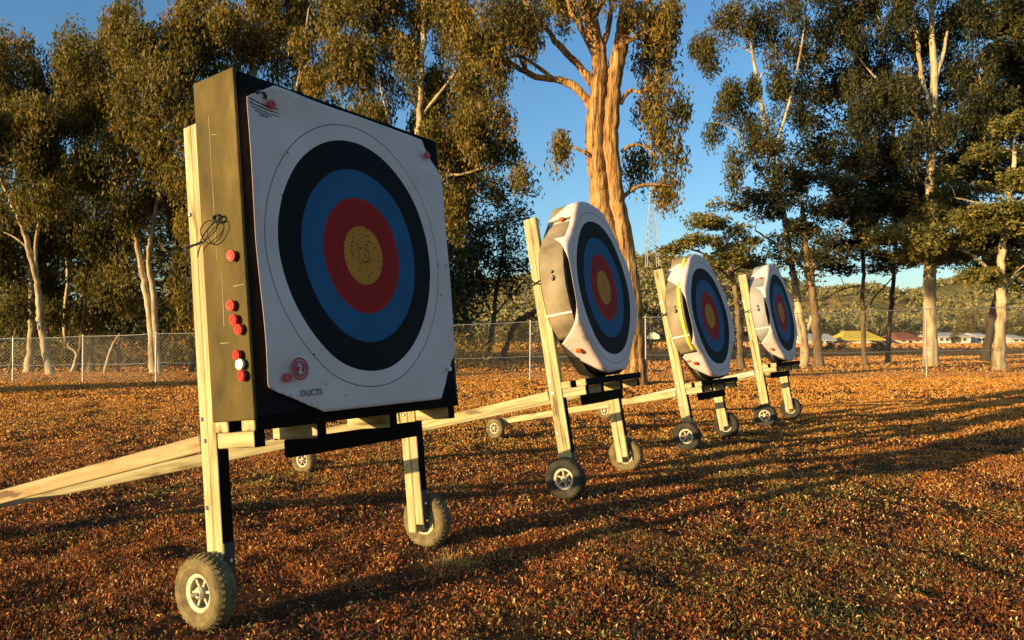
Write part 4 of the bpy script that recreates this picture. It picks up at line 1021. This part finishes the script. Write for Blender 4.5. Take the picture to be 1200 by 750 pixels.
# ---------------------------------------------------------------- houses, tower
M['wall_white'] = plain('white_render', (.66, .62, .54), rough=.8, scale=1)
M['wall_cream'] = plain('cream_render', (.60, .50, .36), rough=.8, scale=1)
M['roof_yellow'] = plain('yellow_sheet_roof', (.72, .50, .05), rough=.6, scale=1)
M['roof_red'] = plain('red_tile_roof', (.30, .095, .045), rough=.8, scale=1)
M['roof_white'] = plain('white_sheet_roof', (.50, .47, .40), rough=.7, scale=1)
M['pane'] = plain('dark_window', (.03, .035, .04), rough=.15, spec=.6)
def house(xc, wpx, y_base, y_eave, y_top, depth, dlen, roof, wall, label, hip=True, windows=3):
    k = depth / FPX; w = wpx * k; b = np.array([at(xc, y_base, depth)[0], depth, 0])
    he = at(xc, y_eave, depth)[2]; ht = at(xc, y_top, depth)[2]
    r = empty('house', b, rng.uniform(-.08, .08)); tag(r, label, 'house', 'houses below the hills')
    wall_o = link('wall', bm_mesh('wall', box_bm(w * .9, dlen * .9, he + .3, .02), wall), r, Matrix.Translation((0, dlen / 2, he / 2 - .15)))
    e = w / 2; d = dlen; rx = w * .26 if hip else w / 2
    z0, z1 = he - .05, ht
    V = [(-e, -.3, z0), (e, -.3, z0), (e, d + .3, z0), (-e, d + .3, z0), (-rx, d / 2, z1), (rx, d / 2, z1), (-e, -.3, z0 - .18), (e, -.3, z0 - .18), (e, d + .3, z0 - .18), (-e, d + .3, z0 - .18)]
    bm = bmesh.new(); vs = [bm.verts.new(v) for v in V]
    for f in ((0, 1, 5, 4), (2, 3, 4, 5), (0, 4, 3), (1, 2, 5), (0, 6, 7, 1), (1, 7, 8, 2), (2, 8, 9, 3), (3, 9, 6, 0), (6, 9, 8, 7)): bm.faces.new([vs[i] for i in f])
    bmesh.ops.recalc_face_normals(bm, faces=bm.faces)
    link('roof', bm_mesh('roof', bm, roof), r)
    for q in range(windows):
        x = (-.36 + .72 * (q + .5) / windows) * w
        door = q == windows // 2 and windows > 2
        wh = he * .72 if door else he * .42; zc = wh / 2 if door else he * .55
        o = link('door' if door else 'window', bm_mesh('opening', box_bm(w * .5 / windows if not door else .95, .10, wh, .01), M['wall_cream' if wall is M['wall_white'] else 'wall_white']), r, Matrix.Translation((x, dlen * .05 - .03, zc)))
        link('pane', bm_mesh('pane', box_bm((w * .5 / windows if not door else .95) - .2, .06, wh - .2, 0), M['pane']), o, Matrix.Translation((0, -.04, 0)))
    return r
house(963, 34, 404, 398, 391, 152, 8, M['roof_white'], M['wall_white'], 'white gabled house left of the yellow roof', hip=False)
house(1012, 50, 403.5, 397.5, 387.5, 156, 9, M['roof_yellow'], M['wall_cream'], 'house with a bright yellow hipped roof beyond the field')
house(1068, 34, 403, 397, 389.5, 160, 9, M['roof_red'], M['wall_cream'], 'house with a red tiled roof left of the thick gum trunk')
house(1118, 46, 402.5, 393.5, 389.5, 155, 8, M['roof_white'], M['wall_white'], 'long low white house right of the thick gum trunk', windows=5)
house(1151, 14, 402.5, 393, 390, 158, 7, M['roof_white'], M['wall_white'], 'small white house between the trunks at the right', hip=False, windows=2)
house(1196, 22, 402, 396, 392, 158, 8, M['roof_white'], M['wall_cream'], 'pale house at the right edge beyond the fence', windows=2)

def pylon():
    D = 430.0; b = np.array([at(764, 300, D)[0], D, at(764, 300, D)[2]]); top = at(764, 215, D)[2] - b[2]
    r = empty('lattice_tower', b); tag(r, 'faint steel lattice tower on the hill between second and third targets', 'tower')
    hw = 3.2
    crn = [(-1, -1), (1, -1), (1, 1), (-1, 1)]
    f = lambda z: hw * (1 - .86 * z / top)
    for sx, sy in crn:
        t = Tubes(); t.add([(sx * hw, sy * hw, -6), (sx * f(top * .5), sy * f(top * .5), top * .5), (sx * f(top), sy * f(top), top)], [.2, .17, .12], 4); link('leg', t.mesh('leg', M['galv'], False), r)
    t = Tubes(); lv = np.linspace(0, top, 11)
    for a, c in zip(lv[:-1], lv[1:]):
        for i in range(4):
            (x0, y0), (x1, y1) = crn[i], crn[(i + 1) % 4]
            t.add([(x0 * f(a), y0 * f(a), a), (x1 * f(c), y1 * f(c), c)], [.09, .09], 3); t.add([(x1 * f(a), y1 * f(a), a), (x0 * f(c), y0 * f(c), c)], [.09, .09], 3)
    link('bracing', t.mesh('bracing', M['galv'], False), r)
    for z in (top * .72, top * .84, top * .95):
        t = Tubes(); t.add([(-5, 0, z), (0, 0, z + .6), (5, 0, z)], [.1, .25, .1], 4); link('cross_arm', t.mesh('cross_arm', M['galv'], False), r)
pylon()

def pale_sheet():
    c = at(769, 394, 19.0); b = np.array([c[0], 19.35, 0]); n = 22; g = np.linspace(-1, 1, n)
    U, W = np.meshgrid(g, g); rr = np.sqrt(U ** 2 + W ** 2); k = np.where(rr > 1, 1 / rr, 1); U, W = U * k, W * k
    X = U * .16; Y = .05 * np.cos(U * 2.2) + .03 * vnoise(U * 3 + 4, W * 3, 51); Z = .75 + W * .085 - .05 * U * U + .03 * vnoise(U * 4, W * 4 + 2, 52) + (CAM_H - .70)
    i = np.arange(n - 1)[:, None] * n; q = np.arange(n - 1)[None, :]
    Q = np.stack([i + q, i + q + 1, i + n + q + 1, i + n + q], -1).reshape(-1, 4)
    V = np.stack([X, Y, Z], -1).reshape(-1, 3); V[:, 2] += c[2] - V[:, 2].mean()
    o = link('pale_sheet', fast_mesh('pale_sheet', V, Q, plain('pale_cloth', (.62, .58, .46)), smooth=True)); o.location = b
    o.modifiers.new('thickness', 'SOLIDIFY').thickness = .004
    tag(o, 'crumpled pale sheet caught on the fence between second and third targets', 'sheet')
pale_sheet()

def straw_tuft():
    c = on_ground(527, 664); rs = np.random.default_rng(3); n = 170
    p = rs.normal(size=(n, 2)) * .05; az = np.arctan2(p[:, 1], p[:, 0]) + rs.normal(size=n) * .7; L = rs.uniform(.05, .13, n); el = rs.uniform(.15, 1.0, n)
    d = np.stack([np.cos(az) * np.cos(el), np.sin(az) * np.cos(el), np.sin(el)], -1); a = np.column_stack([p, np.zeros(n)])
    s_ = np.cross(d, [0, 0, 1.0]); s_ /= np.linalg.norm(s_, axis=1, keepdims=True) + 1e-9
    V = np.stack([a - s_ * .002, a + s_ * .002, a + d * L[:, None]], 1).reshape(-1, 3)
    o = link('straw_tuft', fast_mesh('straw_tuft', V, None, M['grass'], tint=np.repeat(rs.uniform(.85, 1, n), 3), tris=np.arange(3 * n).reshape(-1, 3))); o.location = (c[0], c[1], float(relief(c[0], c[1])))
    tag(o, 'pale dry straw tuft in front of the right wheel of the nearest stand', 'grass tuft')
straw_tuft()

# ---------------------------------------------------------------- grass
def grass():
    rs = np.random.default_rng(99)
    Vs, Ts = [], []
    def band(y0, y1, dens, length, width, hmin):
        area_n = int(dens * ((y1 ** 2 - y0 ** 2) * .82 + 3.4 * (y1 - y0)))
        y = np.sqrt(rs.uniform(y0 ** 2, y1 ** 2, area_n)); x = rs.uniform(-1, 1, area_n) * (.80 * y + 1.6)
        cl = .5 * vnoise(x * 2.6 + 50, y * 2.6, 31) + .3 * vnoise(x * 7, y * 7 + 3, 32) + .2 * vnoise(x * 16, y * 16 + 3, 33)
        bare = np.zeros(area_n)
        for bx, by, br in ((-1.0, 3.1, .55), (-.3, 3.9, .5), (.55, 5.6, .6), (1.0, 6.4, .5), (1.8, 7.4, .6), (3.2, 9.4, .6), (-.6, 4.6, .35)):
            bare = np.maximum(bare, np.exp(-((x - bx) ** 2 + (y - by) ** 2) / br ** 2))
        keep = rs.random(area_n) < np.clip((cl - .25) * 3.0 - .9 * bare * vnoise(x * 4 + 7, y * 4, 48), .10, 1)
        x, y, cl = x[keep], y[keep], cl[keep]; n = len(x)
        L = length * rs.uniform(.5, 1.5, n) * (.6 + .8 * cl); Wd = width * rs.uniform(.6, 1.4, n)
        az = rs.uniform(0, 2 * np.pi, n); el = np.radians(rs.uniform(5, 80, n))
        d = np.stack([np.cos(az) * np.cos(el), np.sin(az) * np.cos(el), np.sin(el)], -1)
        s = np.cross(d, rs.normal(size=(n, 3))); s /= np.linalg.norm(s, axis=1, keepdims=True) + 1e-9
        z0 = np.clip(rs.normal(.002, .005, n) + .010 * (vnoise(x * 3, y * 3, 34) - .3), 0, .03)
        z0 = z0 + relief(x, y)
        a = np.stack([x, y, z0], -1); e = a + d * L[:, None]; e[:, 2] -= L * .18; e[:, 2] = np.maximum(e[:, 2], z0 + .002)
        m = a + d * (L * .55)[:, None]; nr = np.cross(d, s)
        V = np.stack([a - s * Wd[:, None] * .25, m + s * Wd[:, None] * .75, e], 1).reshape(-1, 3)
        patch = vnoise(x * .55 + 5, y * .55, 41); p2 = vnoise(x * 1.7, y * 1.7 + 9, 42); p3 = vnoise(x * 5, y * 5 + 9, 43)
        # greener in places, redder elsewhere; straw blades everywhere
        g = .45 * patch + .3 * p2 + .25 * p3
        t = np.where(rs.random(n) < np.clip((g - .40) * 3.2, .05, .85), rs.uniform(.0, .33, n), rs.uniform(.36, .80, n))
        dk = vnoise(x * 1.1 + 20, y * 1.1, 45); t = np.where((rs.random(n) < np.clip((dk - .5) * 2.2, 0, .6)) & (t > .34), rs.uniform(.38, .54, n), t)
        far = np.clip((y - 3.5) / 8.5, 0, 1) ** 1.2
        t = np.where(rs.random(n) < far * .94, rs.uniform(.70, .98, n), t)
        t = np.where(rs.random(n) < .06, 1.0, t)
        Vs.append(V); Ts.append(np.repeat(t, 3))
    band(1.5, 4.2, 25000, .021, .0052, 0)
    band(4.2, 7.5, 10000, .023, .0075, 0)
    band(7.5, 13, 3300, .027, .013, 0)
    band(13, 24, 850, .034, .026, 0)
    band(24, 70, 75, .07, .075, 0)
    band(70, 230, 1.6, .26, .34, 0)
    V = np.concatenate(Vs); T = np.concatenate(Ts)
    o = link('grass', fast_mesh('grass', V, None, M['grass'], tint=T, tris=np.arange(len(V)).reshape(-1, 3)))
    tag(o, 'short dry red brown grass and weeds covering the field', 'grass', kind='stuff')
    print('grass blades', len(V) // 3)
grass()
print('tris', sum(len(m.loops) - 2 * len(m.polygons) for m in bpy.data.meshes))
